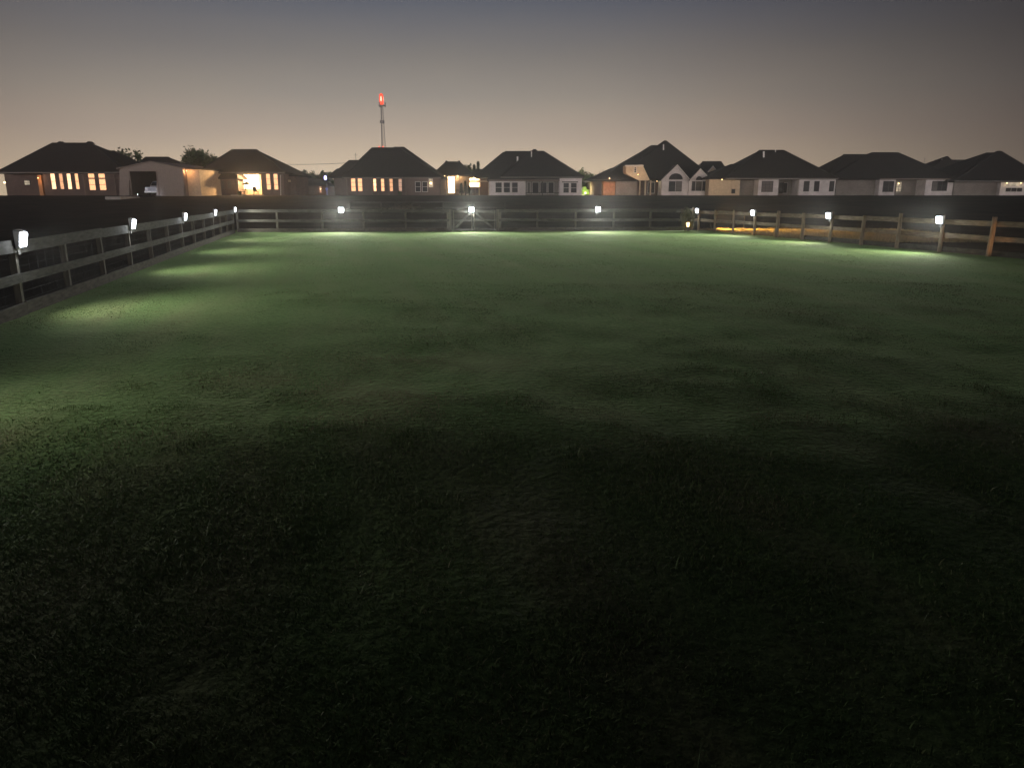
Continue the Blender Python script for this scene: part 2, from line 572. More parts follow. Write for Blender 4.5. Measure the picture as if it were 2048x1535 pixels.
for cx_, cy_, rr_ in ((-1.35, 6.9, 1.0), (-.5, 8.5, 1.1), (-2.7, 7.7, .8), (.6, 6.6, .7)):
    vd = N(t, 'ShaderNodeVectorMath', operation='DISTANCE')
    vd.inputs[1].default_value = (cx_, cy_, 0)
    t.links.new(geo.outputs['Position'], vd.inputs[0])
    dd_ = N(t, 'ShaderNodeMath', operation='MULTIPLY_ADD')
    dd_.inputs[1].default_value = 1.6
    t.links.new(nz(1.7, 6), dd_.inputs[0])
    t.links.new(vd.outputs['Value'], dd_.inputs[2])
    dm = N(t, 'ShaderNodeMapRange', interpolation_type='SMOOTHSTEP')
    dm.inputs[1].default_value, dm.inputs[2].default_value = rr_ + .8, rr_ * .4 + .5
    dm.inputs[4].default_value = .6
    t.links.new(dd_.outputs[0], dm.inputs[0])
    pm = N(t, 'ShaderNodeMix', data_type='RGBA')
    pm.inputs[7].default_value = (.21, .175, .11, 1)
    t.links.new(dm.outputs[0], pm.inputs[0])
    t.links.new(src, pm.inputs[6])
    src = pm.outputs[2]
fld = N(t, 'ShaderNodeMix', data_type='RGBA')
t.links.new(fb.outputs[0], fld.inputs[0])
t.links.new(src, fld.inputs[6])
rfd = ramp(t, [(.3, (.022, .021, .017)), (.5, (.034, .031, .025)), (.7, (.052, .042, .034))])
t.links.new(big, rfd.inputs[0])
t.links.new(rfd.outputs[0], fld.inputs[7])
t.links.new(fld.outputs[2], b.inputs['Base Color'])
shw = N(t, 'ShaderNodeMath', operation='MULTIPLY')
shw.inputs[1].default_value = .4
shi = N(t, 'ShaderNodeMath', operation='SUBTRACT')
t.links.new(em.outputs[0], shi.inputs[0])
t.links.new(fb.outputs[0], shi.inputs[1])
t.links.new(shi.outputs[0], shw.inputs[0])
t.links.new(shw.outputs[0], b.inputs['Sheen Weight'])
bmp = N(t, 'ShaderNodeBump')
bmp.inputs['Strength'].default_value = 1
bmp.inputs['Distance'].default_value = .045
t.links.new(fine, bmp.inputs['Height'])
bmp2 = N(t, 'ShaderNodeBump')
bmp2.inputs['Strength'].default_value = .3
bmp2.inputs['Distance'].default_value = .10
t.links.new(nz(2.2, 4), bmp2.inputs['Height'])
t.links.new(bmp2.outputs[0], bmp.inputs['Normal'])
t.links.new(bmp.outputs[0], b.inputs['Normal'])
b.inputs['Roughness'].default_value = .95
b.inputs['Specular IOR Level'].default_value = .1
b.inputs['Sheen Weight'].default_value = .4
b.inputs['Sheen Roughness'].default_value = .5
b.inputs['Sheen Tint'].default_value = (.5, .8, .32, 1)
M['ground'] = m

# ------------------------------------------------------------------ ground
def vnoise(x, y, seed=0):                         # smooth value noise, numpy
    r = np.random.default_rng(seed).random((64, 64))
    xi, yi = np.floor(x).astype(int), np.floor(y).astype(int)
    fx, fy = x - xi, y - yi
    fx, fy = fx * fx * (3 - 2 * fx), fy * fy * (3 - 2 * fy)
    g = lambda a, b_: r[a % 64, b_ % 64]
    return (g(xi, yi) * (1 - fx) + g(xi + 1, yi) * fx) * (1 - fy) + (g(xi, yi + 1) * (1 - fx) + g(xi + 1, yi + 1) * fx) * fy
def lumps(x, y):
    n = .035 * (vnoise(x * .9, y * .9, 1) - .5) + .025 * (vnoise(x * 2.3, y * 2.3, 2) - .5)
    return n * np.clip((20 - y) / 12, .15, 1)
def gza(x, y):
    tt = np.clip((y - 47) / 61, 0, 1)
    return 2.05 * tt * tt * (3 - 2 * tt) + np.where(y > 108, .001 * (y - 108), 0) + lumps(x, y)
xs = np.concatenate([np.linspace(-190, -30, 28), np.linspace(-29, 29, 175), np.linspace(30, 190, 28)])
ys = np.concatenate([np.linspace(-40, 0, 9), np.linspace(.3, 24, 90), np.linspace(24.6, 112, 120), np.linspace(115, 232, 20)])
XX, YY = np.meshgrid(xs, ys)
ZZ = gza(XX, YY)
me = bpy.data.meshes.new('ground')
nx, ny = len(xs), len(ys)
idx = np.arange(nx * ny).reshape(ny, nx)
faces = np.stack([idx[:-1, :-1], idx[:-1, 1:], idx[1:, 1:], idx[1:, :-1]], -1).reshape(-1, 4)
me.from_pydata(np.stack([XX, YY, ZZ], -1).reshape(-1, 3).tolist(), [], faces.tolist())
me.polygons.foreach_set('use_smooth', [True] * len(me.polygons))
me.materials.append(M['ground'])
go = bpy.data.objects.new('ground', me)
go['kind'] = 'structure'
col.objects.link(go)

# ------------------------------------------------------------------ fences
def fence_axis(a, b):
    d = (b - a)
    return d.normalized(), Vector((-d.y, d.x, 0)).normalized()
def rail_run(root, pts, zc, h, w, off, nrm_, mat, name='rail', span=2, sag=.012):
    for i in range(0, len(pts) - 1, span):
        j = min(i + span, len(pts) - 1)
        a = pts[i] + nrm_ * off + Vector((0, 0, zc + random.uniform(-sag, sag)))
        b_ = pts[j] + nrm_ * off + Vector((0, 0, zc + random.uniform(-sag, sag)))
        d = (b_ - a).normalized() * .004
        MB().beam(a + d, b_ - d, w, h).build(name, mat, root)
def mesh_run(root, a, b_, z0, z1, off, nrm_, nh=7, step=.4):
    mb = MB()
    a, b_ = a + nrm_ * off, b_ + nrm_ * off
    L = (b_ - a).length
    for k in range(nh):
        z = Vector((0, 0, z0 + (z1 - z0) * k / (nh - 1)))
        mb.beam(a + z, b_ + z, .003, .003)
    n = int(L / step)
    for k in range(n + 1):
        p = a + (b_ - a) * (k / n)
        mb.beam(p + Vector((0, 0, z0)), p + Vector((0, 0, z1)), .003, .003)
    return mb.build('wire_mesh', M['wire'], root)

LA, LB = G(54, 628), G(470, 466)                  # left fence line: near lamp post, far corner
dL, nL = fence_axis(LA, LB)
inL = Vector((dL.y, -dL.x, 0))
Lp = [LA + (LB - LA) * (i / 12) for i in range(-4, 13)]
root = thing('board_fence', 'grey board fence along the left edge of the paddock, carrying five glowing white lamps', 'fence', Lp[0], 0, 'fences around the paddock')
for p in Lp:
    q = p - inL * .07
    mb = MB().beam(q - Vector((0, 0, .1)), q + Vector((random.uniform(-.02, .02), 0, 1.12)), .10, .10, up=dL)
    mb.build('post', M['post'], root)
rail_run(root, Lp, 1.11, .20, .04, .0, inL, M['board'])
rail_run(root, Lp, .60, .15, .04, .0, inL, M['board'])
rail_run(root, Lp, .10, .20, .045, .0, inL, M['board_dark'], 'kickboard')
mesh_run(root, Lp[0], Lp[-1], .2, 1.05, -.135, inL)

FA, FB = G(474, 464.5), G(1376, 461)
gateL, gateR = G(897, 462.5), G(999, 462.3)
dF, _ = fence_axis(FA, FB)
inF = Vector((dF.y, -dF.x, 0))
inF = inF if inF.y < 0 else -inF
def onF(px):
    a = (px - 1024) / F
    d = ray(px, 462)
    # intersect vertical plane through FA-FB
    n = Vector((dF.y, -dF.x, 0))
    s = n.dot(Vector((FA.x, FA.y, 0))) / n.dot(Vector((d.x, d.y, 0)))
    return Vector((d.x * s, d.y * s, 0))
def far_section(pxs, label, thick):
    pts = [onF(p) for p in pxs]
    root = thing('board_fence', label, 'fence', pts[0], 0, 'fences around the paddock')
    for i, p in enumerate(pts):
        w = .28 if i == thick else .115
        q = p - inF * (.075 if w < .2 else .16)
        MB().beam(q - Vector((0, 0, .1)), q + Vector((random.uniform(-.02, .02), 0, 1.14 if w < .2 else 1.2)), w, w * .9 if w > .2 else .1, up=dF).build('gate_post' if w > .2 else 'post', M['post'], root)
    rail_run(root, pts, 1.13, .16, .04, 0, inF, M['board'])
    rail_run(root, pts, .62, .14, .04, 0, inF, M['board'])
    rail_run(root, pts, .10, .20, .045, 0, inF, M['board_dark'], 'kickboard')
    mesh_run(root, pts[0], pts[-1], .2, 1.1, -.13, inF)
far_section([476, 555, 645, 728, 812, 899], 'grey board fence across the far side of the paddock, left of the braced gate', 5)
far_section([998, 1075, 1151, 1227, 1300, 1372], 'grey board fence across the far side, between the braced gate and corner bush', 0)
def gate_leaf(px0, px1, hinge_left, label):
    a, b_ = onF(px0) + inF * .03, onF(px1) + inF * .03
    root = thing('gate_leaf', label, 'gate', a, 0, 'double gate leaves')
    up = lambda z: Vector((0, 0, z))
    fr = MB()
    MB().beam(a + up(.95 + .14), b_ + up(.95 + .14), .04, .13).build('rail', M['board'], root)
    MB().beam(a + up(.60), b_ + up(.60), .04, .11).build('rail', M['board'], root)
    MB().beam(a + up(.12), b_ + up(.12), .04, .13).build('rail', M['board'], root)
    d = (b_ - a).normalized()
    for p in (a + d * .05, b_ - d * .05):
        q = p + inF * .0435
        MB().beam(q + up(.06), q + up(1.15), .10, .04, up=dF).build('stile', M['post'], root)
    lo, hi = (a, b_) if hinge_left else (b_, a)
    q = inF * .05
    MB().beam(lo + (hi - lo) * .12 + q + up(.18), lo + (hi - lo) * .90 + q + up(1.03), .035, .11).build('brace', M['board'], root)
gate_leaf(906, 945, True, 'left leaf of the wooden double gate, brace climbing to the right')
gate_leaf(947, 991, False, 'right leaf of the wooden double gate, brace climbing to the left')

RA, RB = G(1394, 460.5), G(1973, 513)
dR, _ = fence_axis(RA, RB)
inR = Vector((dR.y, -dR.x, 0))
inR = inR if inR.x < 0 else -inR
def onR(px):
    d = ray(px, 470 + (px - 1394) * .09)
    n = Vector((dR.y, -dR.x, 0))
    s = n.dot(Vector((RA.x, RA.y, 0))) / n.dot(Vector((d.x, d.y, 0)))
    return Vector((d.x * s, d.y * s, 0))
Rpx = [1382, 1396, 1428, 1464, 1507, 1551, 1602, 1657, 1720, 1791, 1876, 1974]
Rp = [onR(p) for p in Rpx]
for k in range(4):
    Rp.append(Rp[-1] + dR * 1.75)
root = thing('round_post_fence', 'rustic fence of round wooden posts and split rails down the right edge of the paddock', 'fence', Rp[0], 0, 'fences around the paddock')
for i, p in enumerate(Rp):
    r0 = random.uniform(.06, .088)
    lean = Vector((random.uniform(-.05, .05), random.uniform(-.05, .05), 0))
    pts = [p - inR * .02 + lean * f + Vector((random.uniform(-.008, .008), 0, z)) for f, z in ((0, -.1), (.3, .3), (.7, .8), (1, 1.22 + random.uniform(-.06, .08)))]
    MB().tube(pts, [r0 * 1.05, r0, r0 * .95, r0 * .9], 12).build('post', M['round_post'], root, smooth=False)
rail_run(root, Rp, 1.04, .17, .05, -.15, inR, M['split_rail'], span=2, sag=.03)
rail_run(root, Rp, .58, .15, .05, -.15, inR, M['split_rail'], span=2, sag=.03)
rail_run(root, Rp[6:], .10, .17, .05, -.15, inR, M['board_dark'], 'kickboard', 2)
mesh_run(root, Rp[0], Rp[-1], .2, 1.05, -.19, inR)

# ------------------------------------------------------------------ lamps on the fence
SPOT_W, FILL_W = 1150, 20
def fence_lamp(p, inward, label, power=1.0):
    ang = math.atan2(-inward.x, inward.y)          # local +Y points into the paddock
    root = thing('solar_lamp', label, 'lamp', p, ang, 'white solar lamps along the paddock fences')
    rot = Matrix.Rotation(ang, 4, 'Z')
    def bl(mb, name, mat, bevel=0):
        mb.v = [tuple(rot @ Vector(v) + Vector(p)) for v in mb.v]
        return mb.build(name, mat, root, bevel=bevel)
    bl(MB().box(-.05, .05, -.015, .015, -.12, .06), 'bracket', M['metal_grey'])
    bl(MB().hexa([(-.14, .016, -.03), (.14, .016, -.03), (.14, .07, .00), (-.14, .07, .00)], [(-.15, .016, .27), (.15, .016, .27), (.15, .11, .25), (-.15, .11, .25)]), 'housing', M['lamp_white'], .01)
    bl(MB().hexa([(-.125, .02, .276), (.125, .02, .276), (.125, .125, .256), (-.125, .125, .256)], [(-.125, .02, .284), (.125, .02, .284), (.125, .125, .264), (-.125, .125, .264)]), 'solar_panel', M['solar_cell'])
    bl(MB().hexa([(-.125, .06, .01), (.125, .06, .01), (.125, .095, .0), (-.125, .095, .0)], [(-.132, .105, .232), (.132, .105, .232), (.132, .14, .222), (-.132, .14, .222)]), 'lens', M['led'], .045)
    lamp_light('SPOT', root, (0, .20, .10), SPOT_W * power, (.98, .97, .83), .05, (R(90 - 13), 0, 0), spot_size=R(150), spot_blend=1.0)
    lamp_light('POINT', root, (0, .22, .12), FILL_W * max(power, .8), (.90, .95, 1.0), .06)
names = ['second from the near end', 'third from the near end', 'fourth from the near end', 'fifth, at the far left corner of the paddock']
for k, i in enumerate((-3, 0, 3, 6, 9, 12)):
    p = LA + (LB - LA) * (i / 12) + inL * .022 + Vector((0, 0, 1.10))
    lab = ['white lamp on the left board fence, too near to be in the frame', 'largest glowing white lamp on the left board fence, nearest the camera',
           'white lamp on the left board fence, next after the nearest one', 'white lamp on the left board fence, middle one of the five in view',
           'white lamp on the left board fence, last but one before the far corner', 'white lamp at the far left corner where two board fences meet'][k]
    if k == 0:
        lab = 'white lamp on the left board fence beyond the left edge of the photo'
    fence_lamp(p, inL, lab, .17 if k == 0 else .26)
for px, lab in ((685, 'white lamp on the far board fence, left of the braced gate'), (943, 'white lamp above the middle of the braced double gate'),
                (1194, 'white lamp on the far board fence, right of the braced gate')):
    fence_lamp(onF(px) + inF * .022 + Vector((0, 0, 1.07)), inF, lab, 1.3)
for i, lab in ((1, 'white lamp on a round post beside the leafy corner bush'), (4, 'white lamp on a round post, second along from the corner bush'),
               (7, 'white lamp on a round post, third along from the corner bush'), (10, 'white lamp on a round post beside the orange lit post')):
    fence_lamp(Rp[i] + inR * .075 + Vector((0, 0, .99)), inR, lab, .72)

# ------------------------------------------------------------------ houses
class House:
    def __init__(s, name, label, px, D, cat='house', group='houses beyond the paddock'):
        p = P(px, 392, D)
        s.D = D
        s.root = thing(name, label, cat, (p.x, D, gz(p.x, D)), 0, group)
        s.roofs = 0
    def X(s, px, Y):
        return P(px, 392, Y).x
    def walls(s, specs, mat, name='wall', label=None):     # specs: (px0, px1, y_top, Yfront, Yback)
        mb = MB()
        for px0, px1, yt, Yf, Yb in specs:
            mb.box(P(px0, yt, Yf).x, P(px1, yt, Yf).x, Yf, Yb, gz(0, Yf) - .3, P(px0, yt, Yf).z)
        o = mb.build(name, M[mat], s.root)
        if label:
            o['label'] = label
        return o
    def poly(s, pts, Y, th, mat, name):
        MBp = MB().prism([(P(x, y, Y).x, P(x, y, Y).z) for x, y in pts], Y, Y + th)
        return MBp.build(name, M[mat], s.root)
    def roof(s, hips, mat='roof', extra=None):
        mb = MB()
        for (e0, e1, ye, r0, r1, yr, Yf, dep) in hips:
            k = s.roofs * .011
            s.roofs += 1
            a, b_ = P(e0, ye, Yf - .4), P(e1, ye, Yf - .4)
            ra_, rb_ = P(r0, yr, Yf + dep / 2), P(r1, yr, Yf + dep / 2)
            ze = a.z + k
            yb = Yf + dep + .4
            vs = [(a.x, Yf - .4, ze), (b_.x, Yf - .4, ze), (b_.x, yb, ze), (a.x, yb, ze), (ra_.x, Yf + dep / 2, ra_.z), (rb_.x, Yf + dep / 2, rb_.z),
                  (a.x, Yf - .4, ze - .22), (b_.x, Yf - .4, ze - .22), (b_.x, yb, ze - .22), (a.x, yb, ze - .22)]
            fs = [(0, 1, 5, 4), (1, 2, 5), (2, 3, 4, 5), (3, 0, 4), (0, 6, 7, 1), (1, 7, 8, 2), (2, 8, 9, 3), (3, 9, 6, 0), (6, 9, 8, 7)]
            if abs(ra_.x - rb_.x) < .02:
                fs = [(0, 1, 4), (1, 2, 4), (2, 3, 4), (3, 0, 4)] + fs[4:]
            mb.add(vs, fs)
        if extra:
            extra(mb)
        s.rf = mb.build('roof', M[mat], s.root)
        e0, e1, ye, r0, r1, yr, Yf, dep = max(hips, key=lambda q: q[1] - q[0])
        a, b_ = P(e0, ye, Yf - .4), P(e1, ye, Yf - .4)
        ra_, rb_ = P(r0, yr, Yf + dep / 2), P(r1, yr, Yf + dep / 2)
        cp = MB()
        for u, v in ((ra_, rb_), (a, ra_), (b_, rb_)):
            if (u - v).length > .3:
                cp.beam(u + Vector((0, 0, .02)), v + Vector((0, 0, .02)), .26, .07)
        cp.build('ridge_cap', M['ridge'], s.rf)
        MB().box(a.x + .05, b_.x - .05, Yf - .51, Yf - .404, a.z - .15, a.z - .02).build('gutter', M['gutter'], s.rf)
        return s.rf
    def fascia(s, px0, px1, y, Y, mat='trim_pale', h=.2):
        a, b_ = P(px0, y, Y), P(px1, y, Y)
        return MB().box(a.x, b_.x, Y - .03, Y, a.z - h, a.z).build('fascia', M[mat], s.root)
    def gable(s, px0, px1, ye, pa, ya, Yf, Yb, mat, th=.16, over=.3):    # roof slabs + triangular wall, facing the camera
        a, b_, c = P(px0, ye, Yf), P(px1, ye, Yf), P(pa, ya, Yf)
        mb = MB()
        for e in (a, b_):
            d = (e - c)
            e2 = c + d * 1.12
            mb.add([(c.x, Yf - over, c.z), (e2.x, Yf - over, e2.z), (e2.x, Yb, e2.z), (c.x, Yb, c.z),
                    (c.x, Yf - over, c.z + th), (e2.x, Yf - over, e2.z + th), (e2.x, Yb, e2.z + th), (c.x, Yb, c.z + th)],
                   [(0, 1, 2, 3), (7, 6, 5, 4), (0, 4, 5, 1), (1, 5, 6, 2), (2, 6, 7, 3)])
            t_ = MB()
            t_.add([(c.x, Yf - over - .03, c.z - .07), (e2.x, Yf - over - .03, e2.z - .07), (e2.x, Yf - over - .003, e2.z - .07), (c.x, Yf - over - .003, c.z - .07),
                    (c.x, Yf - over - .03, c.z + th - .02), (e2.x, Yf - over - .03, e2.z + th - .02), (e2.x, Yf - over - .003, e2.z + th - .02), (c.x, Yf - over - .003, c.z + th - .02)],
                   [(3, 2, 1, 0), (4, 5, 6, 7), (0, 1, 5, 4), (1, 2, 6, 5), (2, 3, 7, 6), (3, 0, 4, 7)])
            t_.build('barge_board', M['trim_pale'], s.root)
        mb.build('gable_roof', M['roof'], s.root)
        MB().prism([(a.x, a.z - .05), (b_.x, b_.z - .05), (c.x, c.z)], Yf, Yf + .3).build('gable_wall', M[mat], s.root)
    def window(s, px0, px1, y0, y1, Y, pane='glass', frame='trim_pale', bars=1, fw=.07, mull=0):
        a, b_ = P(px0, y0, Y), P(px1, y1, Y)
        x0, x1, z1, z0 = a.x, b_.x, a.z, b_.z
        f = MB()
        f.box(x0, x1, Y - .05, Y, z1 - fw, z1).box(x0, x1, Y - .06, Y, z0, z0 + fw)
        f.box(x0, x0 + fw, Y - .05, Y, z0 + fw, z1 - fw).box(x1 - fw, x1, Y - .05, Y, z0 + fw, z1 - fw)
        for k in range(bars):
            z = z0 + (z1 - z0) * (k + 1) / (bars + 1)
            f.box(x0 + fw, x1 - fw, Y - .045, Y, z - .025, z + .025)
        for k in range(mull):
            x = x0 + (x1 - x0) * (k + 1) / (mull + 1)
            f.box(x - .025, x + .025, Y - .043, Y, z0 + fw, z1 - fw)
        fo = f.build('window', M[frame], s.root)
        MB().box(x0 + fw * .5, x1 - fw * .5, Y - .025, Y - .005, z0 + fw * .5, z1 - fw * .5).build('pane', M[pane], fo)
        return fo
    def arch_window(s, px0, px1, y_base, y_top, Y, pane='glass'):
        a, b_ = P(px0, y_base, Y), P(px1, y_base, Y)
        zt = P(px0, y_top, Y).z
        cx, rx, rzz = (a.x + b_.x) / 2, (b_.x - a.x) / 2, zt - a.z
        f = MB()
        n = 12
        arc = [(cx - rx * math.cos(math.pi * k / n), a.z + rzz * math.sin(math.pi * k / n)) for k in range(n + 1)]
        pts = [Vector((x, Y - .02, z)) for x, z in arc]
        for i in range(n):
            f.beam(pts[i], pts[i + 1], .06, .06)
        f.beam(pts[0], pts[-1], .06, .08)
        f.beam(Vector((cx, Y - .02, a.z)), pts[n // 2], .05, .04)
        fo = f.build('arched_window', M['trim_dark'], s.root)
        MB().prism(arc, Y - .02, Y - .004).build('pane', M[pane], fo)
    def column(s, px, y_top, Y, w=.2, mat='trim_pale'):
        p = P(px, y_top, Y)
        return MB().box(p.x - w / 2, p.x + w / 2, Y - w / 2, Y + w / 2, gz(0, Y) - .2, p.z).build('porch_post', M[mat], s.root)
    def pipe(s, px, y0, y1, Y, r=.06, mat='pipe_white'):
        a, b_ = P(px, y1, Y), P(px, y0, Y)
        MB().tube([a, b_], r, 8).build('vent_pipe', M[mat], s.rf)
    def bump(s, px, y, Y, w=.5, h=.3):             # ridge vent cap
        p = P(px, y, Y)
        MB().hexa([(p.x - w, Y - .5, p.z - h), (p.x + w, Y - .5, p.z - h), (p.x + w, Y + .5, p.z - h), (p.x - w, Y + .5, p.z - h)],
                  [(p.x - w * .3, Y - .3, p.z), (p.x + w * .3, Y - .3, p.z), (p.x + w * .3, Y + .3, p.z), (p.x - w * .3, Y + .3, p.z)]).build('ridge_vent', M['roof'], s.rf)
    def bulb(s, px, y, Y, watts, color=(1, .6, .28), r=.09, name='porch_lamp'):
        p = P(px, y, Y)
        o = MB().sphere(p, r).build(name, M['bulb_warm'], s.root, smooth=True)
        l = lamp_light('POINT', s.root, Vector((p.x, Y - .15, p.z - .15)) - Vector(s.root.location), watts, color, .12)
        return o

# --- A: far left, brown brick with six lit windows
h = House('brick_house', 'dark brick house at the far left with two groups of orange lit windows', 120, 105)
h.walls([(8, 84, 348, 108, 118), (84, 242, 343.5, 105, 117)], 'brick_dark')
h.roof([(-8, 252, 344, 105, 182, 286, 105, 12), (150, 262, 345, 200, 229, 301, 106, 10)], 'roof_brown')
h.bump(122, 283, 111); h.bump(180, 283, 111)
for x0, x1, k in ((99.5, 114.5, 'win_warm_bright'), (116.5, 130, 'win_warm_dim'), (132, 146, 'win_warm_bright'), (148, 161, 'win_warm')):
    h.window(x0, x1, 346, 379, 105, k, 'trim_brown')
for x0, x1 in ((175, 193.5), (195.5, 214.5)):
    h.window(x0, x1, 346, 381, 105, 'win_warm', 'trim_brown', bars=2)
for x in (166, 228):
    h.column(x, 350, 104.4, .16, 'trim_brown')
h.fascia(164, 250, 355.5, 104.5, 'trim_brown', .16)
h.column(80, 350, 105.2, .5, 'wood_warm')
h.bulb(76, 356, 104.4, 30, (1, .5, .2), .05, 'wall_lamp')
h.window(47, 62, 360, 371, 108, 'win_pale', 'trim_dark', 1, .1)
h.bulb(9, 365, 104.2, 8, (1, .85, .55), .12, 'wall_lamp')

# --- roof of the house behind the shed
h = House('brick_house', 'low house with a dark hipped roof showing over the metal shed', 315, 128)
h.walls([(262, 368, 345, 128, 137)], 'brick_dark')
h.roof([(256, 378, 343, 292, 336, 314, 128, 9)], 'roof')

# --- metal shed with open doorway
D = 100
h = House('metal_shed', 'taupe metal shed with a low gable and a wide black doorway', 302, D, 'shed', None)
top = lambda x: 324 + (x - 302) * (13.5 / 61 if x > 302 else -13.5 / 63)
zb = 398
h.poly([(239, zb), (258.5, zb), (258.5, top(258.5)), (239, top(239))], D, .15, 'siding_ribs', 'front_wall')
h.poly([(313, zb), (369, zb), (366, top(363)), (313, top(313))], D, .15, 'siding_ribs', 'front_wall')
h.poly([(258.5, 343), (313, 343), (313, top(313)), (302, 324), (258.5, top(258.5))], D + .004, .14, 'siding_ribs', 'front_header')
mb = MB()
xl, xr, xa = P(239, 337, D).x, P(366, 337, D).x, P(302, 324, D).x
ze, za = P(239, 337.3, D).z, P(302, 324, D).z
mb.box(xl, xl + .1, D + .15, D + 13.9, 1.4, ze - .05).box(xr - .1, xr, D + .15, D + 13.9, 1.4, ze - .05).box(xl, xr, D + 13.9, D + 14, 1.4, ze - .05)
mb.build('side_wall', M['siding_ribs'], h.root)
mb = MB()
for xe in (xl - .3, xr + .3):
    zz = ze - .07
    mb.add([(xa, D - .3, za), (xe, D - .3, zz), (xe, D + 14.3, zz), (xa, D + 14.3, za), (xa, D - .3, za + .13), (xe, D - .3, zz + .13), (xe, D + 14.3, zz + .13), (xa, D + 14.3, za + .13)],
           [(0, 1, 2, 3), (7, 6, 5, 4), (0, 4, 5, 1), (1, 5, 6, 2), (2, 6, 7, 3)])
mb.build('roof', M['trim_brown'], h.root)
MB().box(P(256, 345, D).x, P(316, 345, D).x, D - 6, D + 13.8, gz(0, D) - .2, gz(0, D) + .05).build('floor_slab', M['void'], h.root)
f = MB()
for x in (258.5, 313):
    p = P(x, 343, D)
    f.box(p.x - .08, p.x + .08, D - .04, D - .003, gz(0, D), p.z + .08)
f.box(P(258.5, 343, D).x, P(313, 343, D).x, D - .045, D - .004, P(260, 343, D).z, P(260, 343, D).z + .1)
f.build('door_frame', M['trim_brown'], h.root)
o = MB().box(P(274, 397, 96).x, P(302, 397, 96).x, 88.5, 93.2, 1.2, gz(0, 91) + .22).build('concrete_slab', M['concrete'], None, loc=(P(288, 397, 91).x, 91, gz(0, 91)))
tag(o, 'pale concrete slab in the grass in front of the metal shed', 'slab')

# vehicle parked in the shed
def truck(px, Y, label):
    p = P(px, 392, Y)
    z = gz(p.x, Y) + .06
    root = thing('parked_truck', label, 'truck', (p.x, Y, z))
    X = p.x
    b_ = MB().hexa([(X - .95, Y, z + .45), (X + .95, Y, z + .45), (X + .95, Y + 4.6, z + .45), (X - .95, Y + 4.6, z + .45)],
                   [(X - .92, Y + .1, z + 1.08), (X + .92, Y + .1, z + 1.08), (X + .92, Y + 4.6, z + 1.12), (X - .92, Y + 4.6, z + 1.12)])
    b_.hexa([(X - .9, Y + 1.3, z + 1.10), (X + .9, Y + 1.3, z + 1.10), (X + .9, Y + 4.0, z + 1.10), (X - .9, Y + 4.0, z + 1.10)],
            [(X - .72, Y + 2.0, z + 1.85), (X + .72, Y + 2.0, z + 1.85), (X + .75, Y + 3.6, z + 1.85), (X - .75, Y + 3.6, z + 1.85)])
    b_.build('body', M['truck'], root, bevel=.06)
    MB().hexa([(X - .80, Y + 1.36, z + 1.15), (X + .80, Y + 1.36, z + 1.15), (X + .80, Y + 1.5, z + 1.15), (X - .80, Y + 1.5, z + 1.15)],
              [(X - .66, Y + 1.88, z + 1.78), (X + .66, Y + 1.88, z + 1.78), (X + .66, Y + 2.0, z + 1.78), (X - .66, Y + 2.0, z + 1.78)]).build('windscreen', M['glass'], root)
    g = MB()
    for k in range(5):
        g.box(X - .5, X + .5, Y - .02, Y + .03, z + .62 + k * .08, z + .66 + k * .08)
    g.build('grille', M['metal_grey'], root)
    MB().box(X - .97, X + .97, Y - .12, Y + .0, z + .36, z + .56).build('bumper', M['pipe_white'], root, bevel=.03)
    for sx in (-1, 1):
        MB().box(X + sx * .72 - .17, X + sx * .72 + .17, Y - .03, Y + .05, z + .72, z + .94).build('headlight', M['pipe_white'], root, bevel=.02)
        for yy in (Y + .9, Y + 3.7):
            w = MB().tube([(X + sx * .98, yy, z + .36), (X + sx * .76, yy, z + .36)], .36, 16).build('wheel', M['tyre'], root)
            MB().tube([(X + sx * .995, yy, z + .36), (X + sx * .975, yy, z + .36)], .2, 12).build('rim', M['metal_grey'], w)
truck(305, 100.9, 'pale bluish truck parked in the open doorway of the metal shed')
def work_lamp(px, py, Y, label, watts, color):
    p = P(px, py, Y)
    z = gz(p.x, Y)
    root = thing('work_lamp', label, 'lamp', (p.x, Y, z))
    for a in (0, 2.1, 4.2):
        MB().beam(Vector((p.x, Y, p.z - .05)), Vector((p.x + .3 * math.cos(a), Y + .3 * math.sin(a), z + .02)), .025, .025).build('leg', M['metal_grey'], root)
    MB().box(p.x - .12, p.x + .12, Y + .003, Y + .06, p.z - .08, p.z + .08).build('lens', M['led'], root)
    MB().box(p.x - .13, p.x + .13, Y - .08, Y, p.z - .09, p.z + .09).build('housing', M['plastic_dark'], root)
    lamp_light('SPOT', root, (0, .12, p.z - z), watts, color, .05, (R(90), 0, R(-12)), spot_size=R(75), spot_blend=.6)
work_lamp(273, 389, 97.5, 'small white work lamp standing in front of the shed doorway', 110, (.78, .85, 1))

# --- C: house with the brightest patio
D = 108
h = House('brick_house', 'brown house with a blazing bright patio under its steep roof', 480, D)
h.walls([(397, 471, 358, D, D + 11), (524, 566, 346, D, D + 11)], 'brick_dark')
h.walls([(471, 524, 345, D + 3.2, D + 11)], 'siding_tan', 'patio_wall')
h.walls([(366, 398, 339, 101, 110)], 'siding_tan', 'garage_wing', 'tan sided wing lit by a warm wall lamp')
h.walls([(566, 590, 352, D + 3, D + 10)], 'brick_dark', 'side_wing')
def slab(mb):
    a, b_ = P(364, 338, 100.7), P(400, 338, 100.7)
    mb.box(a.x, b_.x, 100.7, 110.3, a.z, a.z + .16)
h.roof([(395, 570, 344, 465, 512, 299, D, 11), (398, 475, 355, 440, 470, 325, D - .3, 9), (562, 594, 350, 572, 580, 341, D + 3, 7)], 'roof_brown', slab)
for x0, x1 in ((425, 437), (441, 451), (454, 464)):
    h.window(x0, x1, 360, 378, D, 'glass_blind', 'trim_brown')
